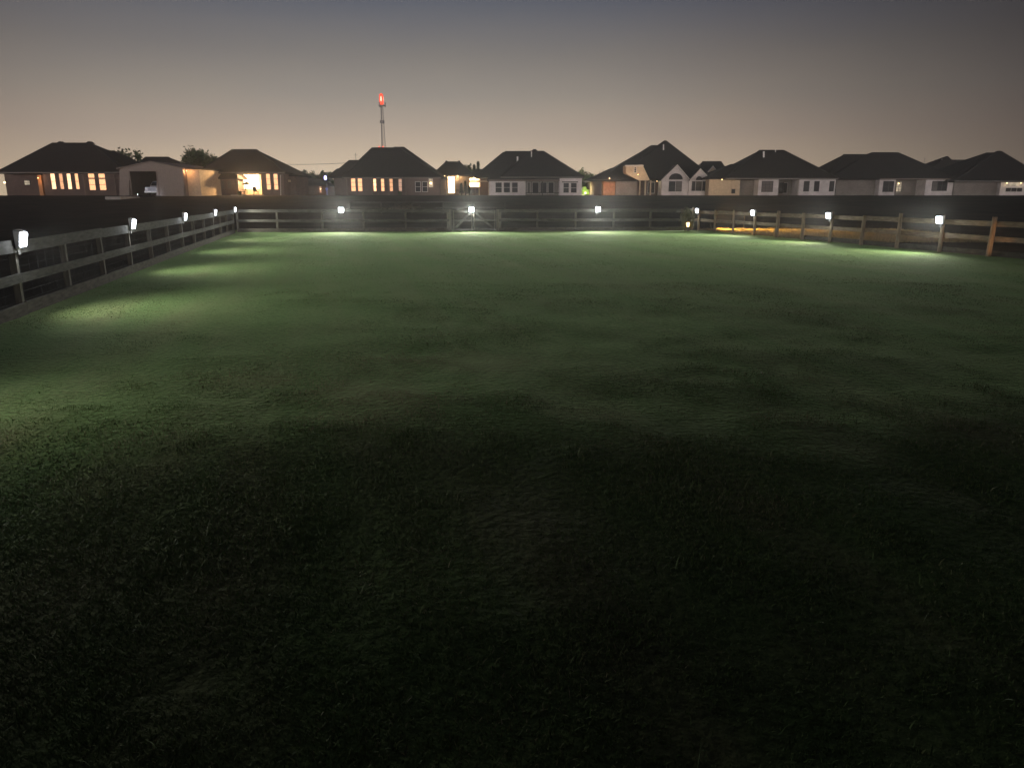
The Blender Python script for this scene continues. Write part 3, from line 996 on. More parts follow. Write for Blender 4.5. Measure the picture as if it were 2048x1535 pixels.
for x0, x1 in ((531, 543), (546, 558)):
    h.window(x0, x1, 347, 380, D, 'win_warm', 'trim_brown', bars=2)
h.window(482, 520, 347, 379, D + 3.2, 'win_bright', 'trim_pale', bars=1, mull=2)
a, b_ = P(468, 392, D), P(527, 392, D)
MB().box(a.x, b_.x, D - 1.2, D + 3.1, 1.7, gz(0, D) + .12).build('patio_floor', M['concrete'], h.root)
h.fascia(472, 523, 345.2, D + .02, 'trim_brown', .25)
h.column(473, 346, D + .2, .25, 'trim_brown'); h.column(523, 346, D + .2, .22, 'trim_brown')
h.bulb(497, 350, D + 1.2, 2900, (1, .60, .27), .12, 'ceiling_lamp')
h.bulb(373, 341, 100.3, 85, (1, .48, .2), .035, 'wall_lamp')
MB().box(P(567, 361, D + 3).x, P(582, 361, D + 3).x, D + 2.2, D + 2.97, P(567, 364, D + 3).z, P(567, 360, D + 3).z).build('awning', M['siding_tan'], h.root)
h.bulb(571, 366, D + 2.6, 4, (1, .55, .3), .04, 'wall_lamp')
MB().tube([P(561, 350, D - .1), P(561.5, 391, D - .1)], .06, 6).build('downpipe', M['trim_pale'], h.root)

def patio_chair(px, Y, rz_, label):
    p = P(px, 390, Y)
    z = gz(p.x, Y) + .13
    root = thing('patio_chair', label, 'chair', (p.x, Y, z), rz_, 'chairs on the bright patio')
    rot = Matrix.Rotation(rz_, 4, 'Z')
    def bl(mb, name):
        mb.v = [tuple(rot @ Vector(v) + Vector((p.x, Y, z))) for v in mb.v]
        mb.build(name, M['trim_dark'], root)
    bl(MB().box(-.28, .28, -.28, .28, .40, .46), 'seat')
    bl(MB().hexa([(-.28, .24, .461), (.28, .24, .461), (.28, .29, .461), (-.28, .29, .461)], [(-.26, .40, 1.05), (.26, .40, 1.05), (.26, .45, 1.05), (-.26, .45, 1.05)]), 'backrest')
    for sx in (-1, 1):
        bl(MB().box(sx * .31 - .03, sx * .31 + .03, -.28, .3, .62, .66), 'armrest')
        for sy in (-1, 1):
            bl(MB().box(sx * .26 - .025, sx * .26 + .025, sy * .25 - .025, sy * .25 + .025, 0, .40 if sy < 0 else .4), 'leg')
patio_chair(487, D - .3, R(-60), 'dark patio chair at the left side of the bright patio')
patio_chair(512, D - .4, R(40), 'dark patio chair at the right side of the bright patio')
p = P(494, 390, D - .5)
root = thing('patio_umbrella', 'closed tilted parasol on the bright patio', 'parasol', (p.x, p.y, gz(0, p.y) + .12))
MB().tube([p, P(494, 366, D - .5)], .03, 6).build('pole', M['trim_dark'], root)
MB().tube([P(486, 368.5, D - .5), P(494, 366, D - .5), P(499, 367, D - .5)], [.1, .2, .08], 8).build('canopy', M['trim_dark'], root)

# --- far dark house in the gap, blue yard lamp
h = House('distant_house', 'small dark distant house between two tree clumps, one orange lit doorway', 632, 150)
h.walls([(600, 652, 372, 150, 158)], 'brick_dark')
h.roof([(596, 656, 370, 612, 640, 358, 150, 8)], 'roof')
h.window(638, 644, 372, 386, 150, 'win_soft', 'trim_brown')
h.bulb(641, 378, 149.5, 14, (1, .55, .25), .08)
D = 125
p = P(655, 390, D)
root = thing('yard_lamp', 'tall yard lamp shining blue white left of the tower house', 'lamp', (p.x, D, gz(p.x, D)))
zt = P(655, 353, D).z
MB().tube([(p.x, D, gz(0, D) - .2), (p.x, D, zt)], [.09, .05], 8).build('pole', M['metal_grey'], root)
MB().beam((p.x, D - .02, zt), (p.x, D - .7, zt + .1), .08, .06).build('arm', M['metal_grey'], root)
MB().sphere((p.x, D - .75, zt - .22), .22, 10, 6, 1.5).build('globe', M['blue_lamp'], root, smooth=True)
lamp_light('POINT', root, (0, -1.3, zt - gz(0, D) - .2), 22, (.3, .3, 1), .2)
p = P(653.5, 378, D - 3)  # added glowing ball in place of the yard lamp's blue reflection
o = MB().sphere(p, .22).tube([(p.x, p.y, gz(0, D) - .1), (p.x, p.y, p.z - .18)], .04, 6).build('blue_reflection', M['blue_dim'], None, smooth=True, loc=(p.x, p.y, gz(0, D)))
tag(o, 'added dim blue glow for the reflection below the tall blue yard lamp', 'lamp')

# --- D: house in front of the tower
D = 112
h = House('brick_house', 'dark brick house with six tall lit windows, red topped tower behind its ridge', 780, D)
h.walls([(689, 742, 353.5, D, D + 12), (742, 812, 353.5, D + 1.8, D + 12), (812, 880, 353.5, D, D + 12), (668, 689, 356, D + 3, D + 11)], 'brick_dark')
h.roof([(684, 884, 354, 745, 800, 295.5, D, 12), (658, 760, 353, 698, 740, 320, D + 3, 8), (654, 700, 353, 674, 690, 337, D + 4, 6), (770, 884.5, 354.5, 788, 808, 293.5, D + .5, 12.6)], 'roof')
h.fascia(688, 882, 354.4, D - .41, 'trim_brown', .2)
for x0, x1 in ((701, 712.5), (714.5, 726)):
    h.window(x0, x1, 352.5 + 3, 383, D, 'win_warm', 'trim_brown', 2)
for x0, x1, k in ((743, 754, 'win_warm_bright'), (761, 770, 'win_warm'), (778, 787, 'win_warm_dim'), (796, 805, 'win_soft')):
    h.window(x0, x1, 356, 383, D + 1.8, k, 'trim_brown', 2)
for x0, x1 in ((830, 842), (844, 856)):
    h.window(x0, x1, 363, 384, D, 'glass', 'trim_pale')
h.window(857.5, 866, 356, 374, D, 'win_pale', 'trim_pale')
h.bulb(861.5, 366, D - .2, 14, (1, .75, .5), .12, 'wall_lamp')
for x in (742.5, 776, 811.5):
    h.column(x, 355, D + .1, .2, 'trim_brown')
MB().tube([P(712, 320, D + 7), P(711, 306, D + 7)], .035, 5).beam(P(708, 310, D + 7), P(715, 310, D + 7), .03, .03).build('aerial', M['metal_grey'], h.rf)
h.column(692, 355, D - .2, .2, 'trim_brown')
for px, lab in ((741, 'potted shrub left of the tall lit window behind the porch'), (768, 'low round porch shrub under the second tall lit window')):
    pass

# --- tower
D = 215
p = P(770.5, 392, D)
root = thing('radio_tower', 'slender radio tower with red beacons, rising behind the brick house roof', 'tower', (p.x, D, gz(0, D)))
zt = P(768, 211, D).z
lean = 0
mb = MB()
z0 = gz(0, D) - .5
levels = 26
def leg(k, z):
    w = 1.0 - .68 * (z - z0) / (zt - z0)
    a = 2 * math.pi * k / 3 + .4
    return Vector((p.x + w * math.cos(a), D + w * math.sin(a), z))
zs = [z0 + (zt - z0) * i / levels for i in range(levels + 1)]
for k in range(3):
    mb.tube([leg(k, z) for z in zs], .075, 5)
    for i in range(levels):
        mb.beam(leg(k, zs[i]), leg((k + 1) % 3, zs[i + 1]), .045, .045)
        mb.beam(leg(k, zs[i]), leg((k + 1) % 3, zs[i]), .045, .045)
mb.build('lattice_mast', M['metal_grey'], root)
zr = P(768, 244, D).z
MB().tube([(p.x, D, zr - .35), (p.x, D, zr + .35)], .62, 10).build('collar', M['metal_grey'], root)
pl = MB().tube([(p.x, D, zt - .2), (p.x, D, zt + .1)], .85, 12)
pl.build('platform', M['metal_grey'], root)
for k in range(3):
    a = 2.2 + k * 2.09
    c = Vector((p.x + 1.0 * math.cos(a), D + 1.0 * math.sin(a), zt))
    MB().box(c.x - 0.15, c.x + 0.15, c.y - 0.15, c.y + .15, zt - .4, zt + .75).build('antenna_panel', M['metal_grey'], root)
MB().tube([(p.x, D, zt + .12), (p.x, D, zt + .4), (p.x, D, zt + 2.7), (p.x, D, zt + 3.1)], [.3, .62, .56, .2], 14).build('beacon_lens', M['red_drum'], root, smooth=True)
for zz in (zt + 1.6,):
    for k in range(3):
        a = 2 * math.pi * k / 3 - math.pi / 2
        MB().sphere((p.x + .48 * math.cos(a), D + .48 * math.sin(a), zz), .19, 8, 8, 4.6).build('beacon_lamp', M['red_core'], root, smooth=True)
zl = P(770, 294.5, D).z
for sx in (-.95, 0.1):
    MB().sphere((p.x + sx, D - .9, zl), .26, 8, 6).build('obstruction_lamp', M['red_drum'], root, smooth=True)
    MB().beam((p.x + sx, D - .85, zl), (p.x, D, zl - .1), .1, .1).build('lamp_arm', M['metal_grey'], root)

# --- E: small house with a bright tall window
D = 122
h = House('small_house', 'small pale house with one tall glowing window behind an iron railing', 915, D)
h.walls([(883, 935, 350, D, D + 9)], 'siding_tan')
h.walls([(935, 980, 354, D + 4.5, D + 9)], 'brick_dark', 'patio_wall')
h.roof([(864, 946, 350, 893, 918, 323.5, D, 9), (936, 984, 351, 950, 975, 338, D + 1, 8)], 'roof_brown')
h.bump(893, 321.5, D + 4.5, .4, .5); h.bump(918, 321.5, D + 4.5, .4, .5)
h.window(895, 910.5, 349.5, 387, D, 'win_bright', 'trim_pale', 3)
h.bulb(889, 352, D - .6, 70, (1, .65, .35), .07, 'wall_lamp')
h.bulb(915, 352, D - .6, 70, (1, .65, .35), .07, 'wall_lamp')
for x in (884.5, 893.5, 912, 916):
    h.column(x, 350, D - .12, .24, 'siding_tan')
h.fascia(935, 976, 352.6, D + .58, 'siding_tan', .16)
MB().box(P(936, 361, D + .8).x, P(978, 361, D + .8).x, D + .75, D + .95, P(936, 364, D + .8).z, P(936, 361, D + .8).z).build('patio_beam', M['siding_tan'], h.root)
for x in (936.5, 958, 977):
    h.column(x, 352, D + .85, .15, 'siding_tan')
h.bulb(948, 356, D + 2.6, 160, (1, .58, .25), .1, 'ceiling_lamp')
h.window(938, 961, 355, 375, D + 4.5, 'win_bright', 'trim_brown', 1, .1, 3)
for px, lab in ((939, 'dark patio chair at the left end of the small house patio'), (946, 'dark patio chair in the middle of the small house patio'), (955, 'dark patio chair at the right end of the small house patio')):
    p = P(px, 383, D + 2)
    z = gz(0, D)
    rt_ = thing('patio_chair', lab, 'chair', (p.x, D + 2, z), 0, 'chairs on the small house patio')
    MB().box(p.x - .3, p.x + .3, D + 1.8, D + 2.4, z + .38, z + .5).build('seat', M['trim_dark'], rt_, bevel=.02)
    MB().hexa([(p.x - .3, D + 2.36, z + .501), (p.x + .3, D + 2.36, z + .501), (p.x + .3, D + 2.43, z + .501), (p.x - .3, D + 2.43, z + .501)],
              [(p.x - .27, D + 2.46, z + 1.25), (p.x + .27, D + 2.46, z + 1.25), (p.x + .27, D + 2.52, z + 1.25), (p.x - .27, D + 2.52, z + 1.25)]).build('backrest', M['trim_dark'], rt_)
    for sx in (-1, 1):
        for sy in (-1, 1):
            MB().box(p.x + sx * .26 - .03, p.x + sx * .26 + .03, D + 2.1 + sy * .26 - .03, D + 2.1 + sy * .26 + .03, z - .05, z + .38).build('leg', M['trim_dark'], rt_)
# iron railing
a, b_ = P(882, 392, D - 3), P(918, 392, D - 3)
root = thing('iron_railing', 'dark iron railing in front of the glowing tall window', 'railing', (a.x, D - 3, gz(0, D)))
zt, zb = P(882, 380.5, D - 3).z, gz(0, D - 3) + .12
MB().beam((a.x, D - 3, zt), (b_.x, D - 3, zt), .05, .06).build('rail', M['trim_dark'], root)
MB().beam((a.x, D - 3, zb), (b_.x, D - 3, zb), .05, .05).build('rail', M['trim_dark'], root)
mb = MB()
nb = 16
for k in range(nb + 1):
    x = a.x + (b_.x - a.x) * k / nb
    mb.beam((x, D - 3, gz(0, D - 3) - .1), (x, D - 3, zt), .05 if k % 5 == 0 else .03, .03, up=(1, 0, 0))
mb.build('balusters', M['trim_dark'], root)

# --- F: pale house in the middle
D = 112
h = House('pale_brick_house', 'pale brick house behind the braced gate, wide porch and no lit windows', 1060, D)
h.walls([(978, 1049, 359.5, D, D + 12), (1119.5, 1164, 353.5, D - .6, D + 12)], 'brick_pale')
h.walls([(1049, 1119.5, 359.5, D + 2.6, D + 12)], 'brick_grey', 'porch_wall')
h.roof([(974, 1136, 359, 1010, 1086, 302, D, 12), (1000, 1168, 353.5, 1060, 1086.5, 302.4, D - .5, 13), (948, 1060, 352, 1006, 1040, 304, D + 4, 9)], 'roof')
h.bump(1069, 298.5, D + 6, .7, .5)
h.fascia(977, 1122, 359.4, D - .41, 'trim_brown', .22)
for x0, x1 in ((990, 1004.5), (1006.5, 1021), (1023, 1036.5)):
    h.window(x0, x1, 364, 386, D, 'glass', 'trim_pale', 1, .09)
h.window(1126, 1138.5, 365, 386.5, D - .6, 'glass', 'trim_pale', 1, .09)
h.window(1141, 1154, 365, 386.5, D - .6, 'glass', 'trim_pale', 1, .09)
MB().box(P(1124, 363, D - .7).x, P(1156, 363, D - .7).x, D - .74, D - .6, P(1124, 365, D - .7).z, P(1124, 363, D - .7).z).build('lintel', M['trim_dark'], h.root)
for x0, x1 in ((1064, 1078), (1080, 1094), (1096, 1108)):
    h.window(x0, x1, 364, 388, D + 2.6, 'glass', 'trim_pale', 0, .08)
h.window(1054, 1061, 364, 388, D + 2.6, 'glass_blind', 'trim_pale', 0, .08)
for x in (1050, 1085, 1119):
    h.column(x, 360, D + .1, .14, 'trim_dark' if x == 1085 else 'trim_pale')
MB().box(P(1049, 384, D + .1).x, P(1119, 384, D + .1).x, D + .06, D + .12, P(1049, 386.5, D + .1).z, P(1049, 385, D + .1).z).build('porch_rail', M['trim_dark'], h.root)
h.pipe(1035, 313, 326, D + 3.4, .12); h.pipe(1063, 303, 315, D + 4.4, .08)

# --- G: big house with two gabled bays
D = 113
h = House('large_house', 'tallest peaked house with two pale arched gables on its right', 1330, D)
h.walls([(1324, 1379, 358, D - .5, D + 12), (1379, 1419, 358, D - .9, D + 12)], 'brick_pale')
h.walls([(1232, 1274, 360, D - 1, D + 9)], 'brick_grey', 'garage_wall')
h.walls([(1182, 1207, 360, D + 1.5, D + 9)], 'brick_dark', 'garage_end_wall')
h.walls([(1274, 1324, 360, D + 2.4, D + 12)], 'brick_dark', 'porch_wall')
h.walls([(1207, 1232, 358.5, D - .4, D + 9)], 'wood_warm', 'cedar_wall')
h.roof([(1240, 1432, 357, 1328, 1333, 281, D, 14), (1196, 1400, 359, 1303, 1319, 291, D + 1, 12), (1178, 1277, 359.5, 1222, 1246, 336, D - 1.2, 9)], 'roof')
h.poly([(1252, 331), (1285, 329.5), (1300, 361), (1277, 361), (1252, 347)], D - 1.6, 3, 'siding_tan', 'upper_side_wall')
h.fascia(1250, 1287, 330, D - 1.62, 'trim_pale', .2)
h.window(1268, 1273, 334, 346, D - 1.6, 'glass', 'trim_pale', 2)
h.gable(1325, 1378, 359, 1354, 331, D - .5, D + 7, 'brick_pale')
h.gable(1381, 1419, 359, 1400, 339, D - .9, D + 7, 'brick_pale')
h.arch_window(1338, 1365, 358.5, 347, D - .5); h.arch_window(1392, 1404, 360, 353, D - .9)
for x0, x1 in ((1338, 1350), (1352, 1363)):
    h.window(x0, x1, 362.5, 383, D - .5, 'glass_blind' if x0 > 1340 else 'glass', 'trim_dark', 1)
for x0, x1 in ((1384, 1390), (1392, 1403), (1405, 1411)):
    h.window(x0, x1, 362.5, 382, D - .9, 'glass', 'trim_dark', 1)
for x in (1280, 1291, 1301.5, 1323):
    h.column(x, 361, D + .3, .2, 'siding_tan')
h.bulb(1314, 362, D + 1.2, 9, (1, .85, .5), .07, 'porch_lamp')
h.bulb(1219, 357, D - 2.2, 130, (1, .5, .25), .06, 'wall_lamp')
h.bulb(1276, 349, D - 3.4, 110, (1, .66, .36), .05, 'wall_lamp')
h.window(1296, 1309, 364, 387, D + 2.4, 'glass', 'trim_pale', 0)
h.pipe(1327, 289, 300, D + 5, .09)

# house behind with the small tan gable
h = House('distant_house', 'partly hidden house with a small tan gable between two larger roofs', 1424, 128)
h.walls([(1402, 1450, 352, 128, 138)], 'siding_tan')
h.roof([(1392, 1462, 352, 1406, 1441, 323, 128, 10)], 'roof')
h.gable(1412, 1437, 348, 1425, 333, 126.5, 133, 'siding_tan')

# --- H
D = 109
h = House('pale_brick_house', 'pale brick house with a warm lit tan side wall and three narrow windows', 1550, D)
h.walls([(1419, 1481, 356, D + 1, D + 10)], 'siding_tan', 'tan_wall')
h.walls([(1481, 1518, 356.5, D + 2, D + 11)], 'brick_grey', 'recessed_wall')
h.walls([(1558, 1600, 357, D + 3, D + 12)], 'brick_grey', 'porch_wall')
h.walls([(1518, 1558, 357, D, D + 12), (1600, 1672, 357, D, D + 12)], 'brick_pale')
h.roof([(1452, 1678, 356, 1520, 1567, 300.5, D, 13), (1412, 1540, 355.5, 1462, 1500, 328, D + 1, 9)], 'roof')
h.fascia(1519, 1676, 356.3, D - .41, 'trim_pale', .16)
h.window(1524, 1545, 362, 384, D, 'glass_blind', 'trim_dark', 2, .08, 2)
for x0, x1 in ((1608, 1617.5), (1629, 1637.5), (1659.5, 1667)):
    h.window(x0, x1, 362, 383, D, 'glass', 'trim_dark', 1)
h.window(1559, 1566, 365, 387, D + 3, 'glass', 'trim_dark', 0); h.window(1567, 1574, 365, 387, D + 3, 'glass', 'trim_pale', 0)
h.window(1588, 1598, 362, 388, D + 3, 'glass', 'trim_dark', 0)
h.column(1599, 358, D + .2, .2)
h.pipe(1527.5, 303, 315, D + 4.5, .13); h.pipe(1551, 300, 304, D + 6, .07)
h.bulb(1444, 359, D - 3.4, 200, (1, .68, .36), .05, 'wall_lamp')
h.window(1463, 1470, 378, 387, D + 1, 'glass', 'trim_dark', 0)

# --- I
D = 111
h = House('brick_house', 'broad roofed house with dark grey walls and one faintly lit window', 1780, D)
h.walls([(1760, 1792, 356.5, D, D + 13), (1853, 1908, 356.5, D, D + 13)], 'brick_pale')
h.walls([(1674, 1760, 357.5, D + 1.2, D + 12), (1792, 1853, 357, D + 2.6, D + 12)], 'brick_grey', 'porch_wall')
h.roof([(1652, 1912, 356, 1688, 1744, 309, D + .6, 12), (1656, 1916, 356.5, 1744, 1797, 304.5, D, 13)], 'roof')
h.fascia(1760, 1910, 356.8, D - .41, 'trim_brown', .16)
for x0, x1 in ((1767, 1776), (1778.5, 1786)):
    h.window(x0, x1, 362, 384, D, 'glass', 'trim_dark', 1)
h.window(1793, 1802, 363, 384, D + 2.6, 'win_pale', 'trim_dark', 1, .07, 1)
h.bulb(1797.5, 367, D + 2.2, 5, (1, .8, .5), .07, 'wall_lamp')
for x0, x1 in ((1865, 1874), (1875.5, 1883), (1884.5, 1893)):
    h.window(x0, x1, 362, 382, D, 'glass_blind' if x0 < 1870 else 'glass', 'trim_dark', 1)
h.column(1853, 358, D + .2, .18)
h.pipe(1819, 316, 328.5, D + 5.5, .13)
MB().tube([P(1849, 328, D + 8), P(1849.5, 315, D + 8)], .035, 5).beam(P(1846, 318, D + 8), P(1853, 318, D + 8), .03, .03).build('aerial', M['metal_grey'], h.rf)

# --- J behind, K far right
h = House('distant_house', 'peaked roof of a house set back between two roofs at the right', 1895, 132)
h.walls([(1852, 1940, 350, 132, 142)], 'brick_grey')
h.roof([(1840, 1960, 348, 1872, 1935, 320, 133, 10), (1850, 1936, 348.5, 1893, 1895.5, 312, 131, 10)], 'roof_brown')
h.pipe(1884, 318, 326, 135, .08)
D = 110
h = House('pale_brick_house', 'house at the far right edge with a row of small warm windows', 1990, D)
h.walls([(1910, 2003, 362, D + .8, D + 12)], 'brick_grey')
h.walls([(2003, 2075, 361, D, D + 12)], 'brick_pale', 'front_wall')
h.roof([(1896, 2084, 361, 1973, 1988, 305, D + .5, 13), (1908, 2100, 361.5, 1995, 2002, 302.5, D, 13)], 'roof')
h.window(2011, 2044, 364, 373, D, 'win_pale', 'trim_pale', 0, .06, 2)
h.window(2011, 2044, 375, 384, D, 'glass', 'trim_pale', 0, .06, 2)
h.bulb(2014, 366, D - .35, 5, (1, .75, .4), .06, 'wall_lamp'); h.bulb(2042, 366, D - .35, 5, (1, .75, .4), .06, 'wall_lamp')
h.pipe(2014, 316, 329, D + 5, .12)

# ------------------------------------------------------------------ added house, unseen behind the camera, keeps back light off the foreground
root = thing('brick_house', 'added brick house, unseen behind the camera, shading the foreground', 'house', (2, -12, 0), 0, 'houses beyond the paddock')
MB().box(-24, 28, -17, -7, -.3, 3.0).build('wall', M['brick_grey'], root)
MB().add([(-25, -18, 2.98), (29, -18, 2.98), (29, -6, 2.98), (-25, -6, 2.98), (-19, -12, 6.8), (23, -12, 6.8)], [(0, 1, 5, 4), (1, 2, 5), (2, 3, 4, 5), (3, 0, 4), (3, 2, 1, 0)]).build('roof', M['roof'], root)
for x in (-9, -3, 6, 12):
    f = MB().box(x - .8, x + .8, -7, -6.95, .9, 2.3)
    fo = f.build('window', M['trim_pale'], root)
    MB().box(x - .72, x + .72, -6.96, -6.93, .98, 2.22).build('pane', M['glass'], fo)

MB().box(-14, 18, -6.9, .8, 3.02, 3.2).build('shade_roof', M['roof'], root)  # added roof, unseen above the camera, blocks sky light on near ground
for x in (-13, -7, 7, 17):
    MB().box(x - .1, x + .1, 0.4, .6, -.2, 3.01).build('porch_post', M['post'], root)

# ------------------------------------------------------------------ trees
def leaves(mb, c, rx, ry, rz_, n, size, ncl, shell=.55):
    cl = []
    for _ in range(ncl):
        v = Vector((random.gauss(0, 1), random.gauss(0, 1), random.gauss(0, 1))).normalized() * random.uniform(shell, 1)
        cl.append((Vector((c[0] + v.x * rx * .8, c[1] + v.y * ry * .8, c[2] + v.z * rz_ * .8)), random.uniform(.22, .42)))
    for i in range(n):
        cc, rr = random.choice(cl)
        v = Vector((random.gauss(0, .5), random.gauss(0, .5), random.gauss(0, .5)))
        q = cc + Vector((v.x * rx * rr, v.y * ry * rr, v.z * rz_ * rr))
        a = Vector((random.gauss(0, 1), random.gauss(0, 1), random.gauss(0, 1))).normalized()
        b_ = a.cross(Vector((random.gauss(0, 1), random.gauss(0, 1), random.gauss(0, 1)))).normalized()
        s = size * random.uniform(.6, 1.3)
        mb.add([q - a * s, q + b_ * s * .45, q + a * s, q - b_ * s * .45], [(0, 1, 2, 3)])
def tree(name, label, px, y_top, Y, w_px, group=None, leaf='leaf', n=1500, size=.28, y_low=None, conifer=False, cat='tree', sparse=False):
    base = P(px, 392, Y)
    zt = P(px, y_top, Y).z
    z0 = gz(base.x, Y)
    H = zt - z0
    rx = w_px / 2 / F * Y
    root = thing(name, label, cat, (base.x, Y, z0), 0, group)
    c = MB()
    zl = z0 + H * .25 if y_low is None else P(px, y_low, Y).z
    tr = MB()
    top = Vector((base.x + random.uniform(-.3, .3), Y, z0 + H * .8))
    tr.tube([(base.x, Y, z0 - .3), (base.x + .1, Y, z0 + H * .35), top], [.035 * H + .05, .025 * H + .03, .03], 7)
    if conifer:
        for i in range(n):
            f = random.random() ** .7
            z = z0 + H * (.12 + .88 * f)
            rr = rx * (1 - f) * random.uniform(.3, 1.05) + .06
            a = random.uniform(0, 6.283)
            q = Vector((base.x + rr * math.cos(a), Y + rr * math.sin(a), z))
            u = Vector((math.cos(a), math.sin(a), -.35)) * size
            s = Vector((-math.sin(a), math.cos(a), random.uniform(-.4, .4))) * size * .5
            c.add([q - u, q + s, q + u, q - s], [(0, 1, 2, 3)])
    else:
        for k in range(5):
            a = k * 1.26 + random.random()
            tr.tube([(base.x + .05, Y, z0 + H * random.uniform(.25, .45)), (base.x + rx * .6 * math.cos(a), Y + rx * .6 * math.sin(a), z0 + H * random.uniform(.55, .85))], [.012 * H + .02, .015], 5)
        leaves(c, (base.x, Y, (zt + zl) / 2), rx, rx * .9, (zt - zl) / 2, n, size, 9 if sparse else 22, .5 if not sparse else .7)
    tr.build('trunk', M['bark'], root)
    c.build('crown', M[leaf], root)
g1 = 'trees behind the houses'
tree('oak_tree', 'thin crowned tree just right of the leftmost roof', 247, 295, 118, 44, g1, n=1500, size=.3)
tree('oak_tree', 'wispy tree rising left of the metal shed ridge', 280, 295, 122, 38, g1, n=800, size=.26, sparse=True)
tree('oak_tree', 'full dark tree between the metal shed and the bright patio house', 398, 294, 128, 58, g1, n=2600, size=.32)
tree('oak_tree', 'lower dark tree against the left slope of the bright patio house', 428, 303, 126, 44, g1, n=1600)
tree('small_tree', 'small sparse tree beside the right eave of the metal shed', 369, 322, 124, 24, g1, n=500, sparse=True)
for px, yt, w, Y, lab in ((575, 338, 36, 150, 'low round tree nearest the right side of the bright patio house'),
                          (595, 341, 30, 170, 'low bushy tree left of the middle of the far tree line'),
                          (611, 343, 32, 172, 'broad dark tree in the middle of the far tree line'),
                          (629, 346, 28, 175, 'lowest tree of the far tree line, above the dark distant house'),
                          (645, 343, 30, 168, 'dark tree directly left of the blue yard lamp'),
                          (661, 344, 28, 166, 'dark tree directly right of the blue yard lamp')):
    tree('far_tree', lab, px, yt, Y, w, 'trees of the far tree line', n=1500, size=.42)
tree('cedar_tree', 'taller pointed conifer above the lit patio of the small house', 957, 323, 140, 10, g1, conifer=True, n=700, size=.3)
tree('cedar_tree', 'shorter pointed conifer above the lit patio of the small house', 949, 329, 141, 10, g1, conifer=True, n=600, size=.3)
tree('oak_tree', 'round dark tree touching the right slope of the small house roof', 938, 329, 139, 26, g1, n=1300)
tree('leafy_tree', 'tall light green tree right of the pale house behind the gate', 1160, 340, 124, 32, 'lit green trees', 'leaf_bright', 1500, .3, 384)
tree('leafy_tree', 'broad light green tree left of the large peaked house', 1183, 347, 126, 34, 'lit green trees', 'leaf_bright', 1500, .3, 386)
tree('leafy_tree', 'darker green tree above the left wing of the large peaked house', 1214, 342, 138, 40, 'lit green trees', 'leaf', 1300, .3)
for px, yt, w, lab in ((923, 366, 8, 'narrow upright evergreen right of the iron railing'), (931, 362, 8, 'tallest narrow evergreen beside the lit patio'), (938, 372, 10, 'short evergreen in front of the lit patio')):
    tree('evergreen_shrub', lab, px, yt, 118, w, 'evergreens by the small house', conifer=True, n=400, size=.16, cat='shrub')
tree('low_shrub', 'low shrub glowing yellow green beside the pale house corner', 1170, 375, 116, 16, None, 'leaf_bright', 700, .16, 391, cat='shrub')
tree('low_shrub', 'small dark shrub at the left foot of the bright patio', 479, 380, 106, 8, None, 'leaf', 300, .12, 392, cat='shrub')
for px, lab in ((743, 'small porch shrub under the first of the four tall porch windows'), (799, 'small porch shrub under the last of the four tall porch windows')):
    tree('low_shrub', lab, px, 382, 112.6, 9, 'porch shrubs', 'leaf', 260, .12, 392, cat='shrub')
p = P(1171, 386, 113)
root = thing('garden_lamp', 'low yellow garden lamp lighting the shrub beside the pale house', 'lamp', (p.x, 113, gz(0, 113)))
MB().tube([(p.x, 113, gz(0, 113) - .1), (p.x, 113, p.z - .1)], .05, 6).build('stem', M['plastic_dark'], root)
MB().sphere(p, .13).build('globe', M['win_bright'], root, smooth=True)
lamp_light('SPOT', root, (0, .4, p.z - gz(0, 113) + .1), 1500, (1, .93, .42), .15, Vector((0, 1, .22)).to_track_quat('-Z', 'Y').to_euler(), spot_size=R(110), spot_blend=.7)

# corner bush, orange ground lamp, dry grass clump
c = G(1374, 462)
root = thing('corner_bush', 'scruffy bush of yellow green leaves at the right end of the far fence', 'bush', (c.x, c.y, 0))
b1, b2 = MB(), MB()
for k in range(9):
    a = random.uniform(0, 6.28)
    b2.tube([(c.x + .1 * math.cos(a), c.y + .1 * math.sin(a), -.1), (c.x + .4 * math.cos(a), c.y + .4 * math.sin(a), 1.25)], [.03, .01], 5)
leaves(b1, (c.x, c.y, .68), .40, .40, .70, 4200, .045, 22)
b2.build('stems', M['bark'], root)
b1.build('foliage', M['leaf_dry'], root)
c = G(1376.5, 462) + Vector((.35, -.05, 0))
p = P(1376, 449, c.y - .3)
root = thing('ground_lantern', 'small orange lantern glowing low beside the corner bush', 'lantern', (p.x, p.y, 0))
MB().tube([(p.x, p.y, -.05), (p.x, p.y, p.z - .1)], .03, 6).build('stake', M['plastic_dark'], root)
MB().tube([(p.x, p.y, p.z - .11), (p.x, p.y, p.z + .11)], [.06, .075], 10).build('globe', M['bulb_warm'], root, smooth=True)
MB().tube([(p.x, p.y, p.z + .11), (p.x, p.y, p.z + .17)], [.10, .03], 10).build('cap', M['plastic_dark'], root)
lamp_light('POINT', root, (.15, .2, p.z), 9, (1, .52, .15), .06)

q = Rp[1] - inR * .75  # added lamp, turns the dry grass beyond the fence orange
root = thing('added_grass_lamp', 'added hooded lamp, unseen beyond the right fence corner, lighting the dry grass orange', 'lamp', (q.x, q.y, 0))
MB().tube([(q.x, q.y, -.05), (q.x, q.y, .92)], .025, 6).build('stake', M['plastic_dark'], root)
MB().tube([(q.x - .09, q.y - .05, .98), (q.x + .05, q.y + .02, .98)], [.04, .08], 10).build('hood', M['plastic_dark'], root)
lamp_light('SPOT', root, (.14, .05, .98), 4600, (1, .52, .10), .05, Vector((1, -.30, -.17)).to_track_quat('-Z', 'Y').to_euler(), spot_size=R(150), spot_blend=.6)

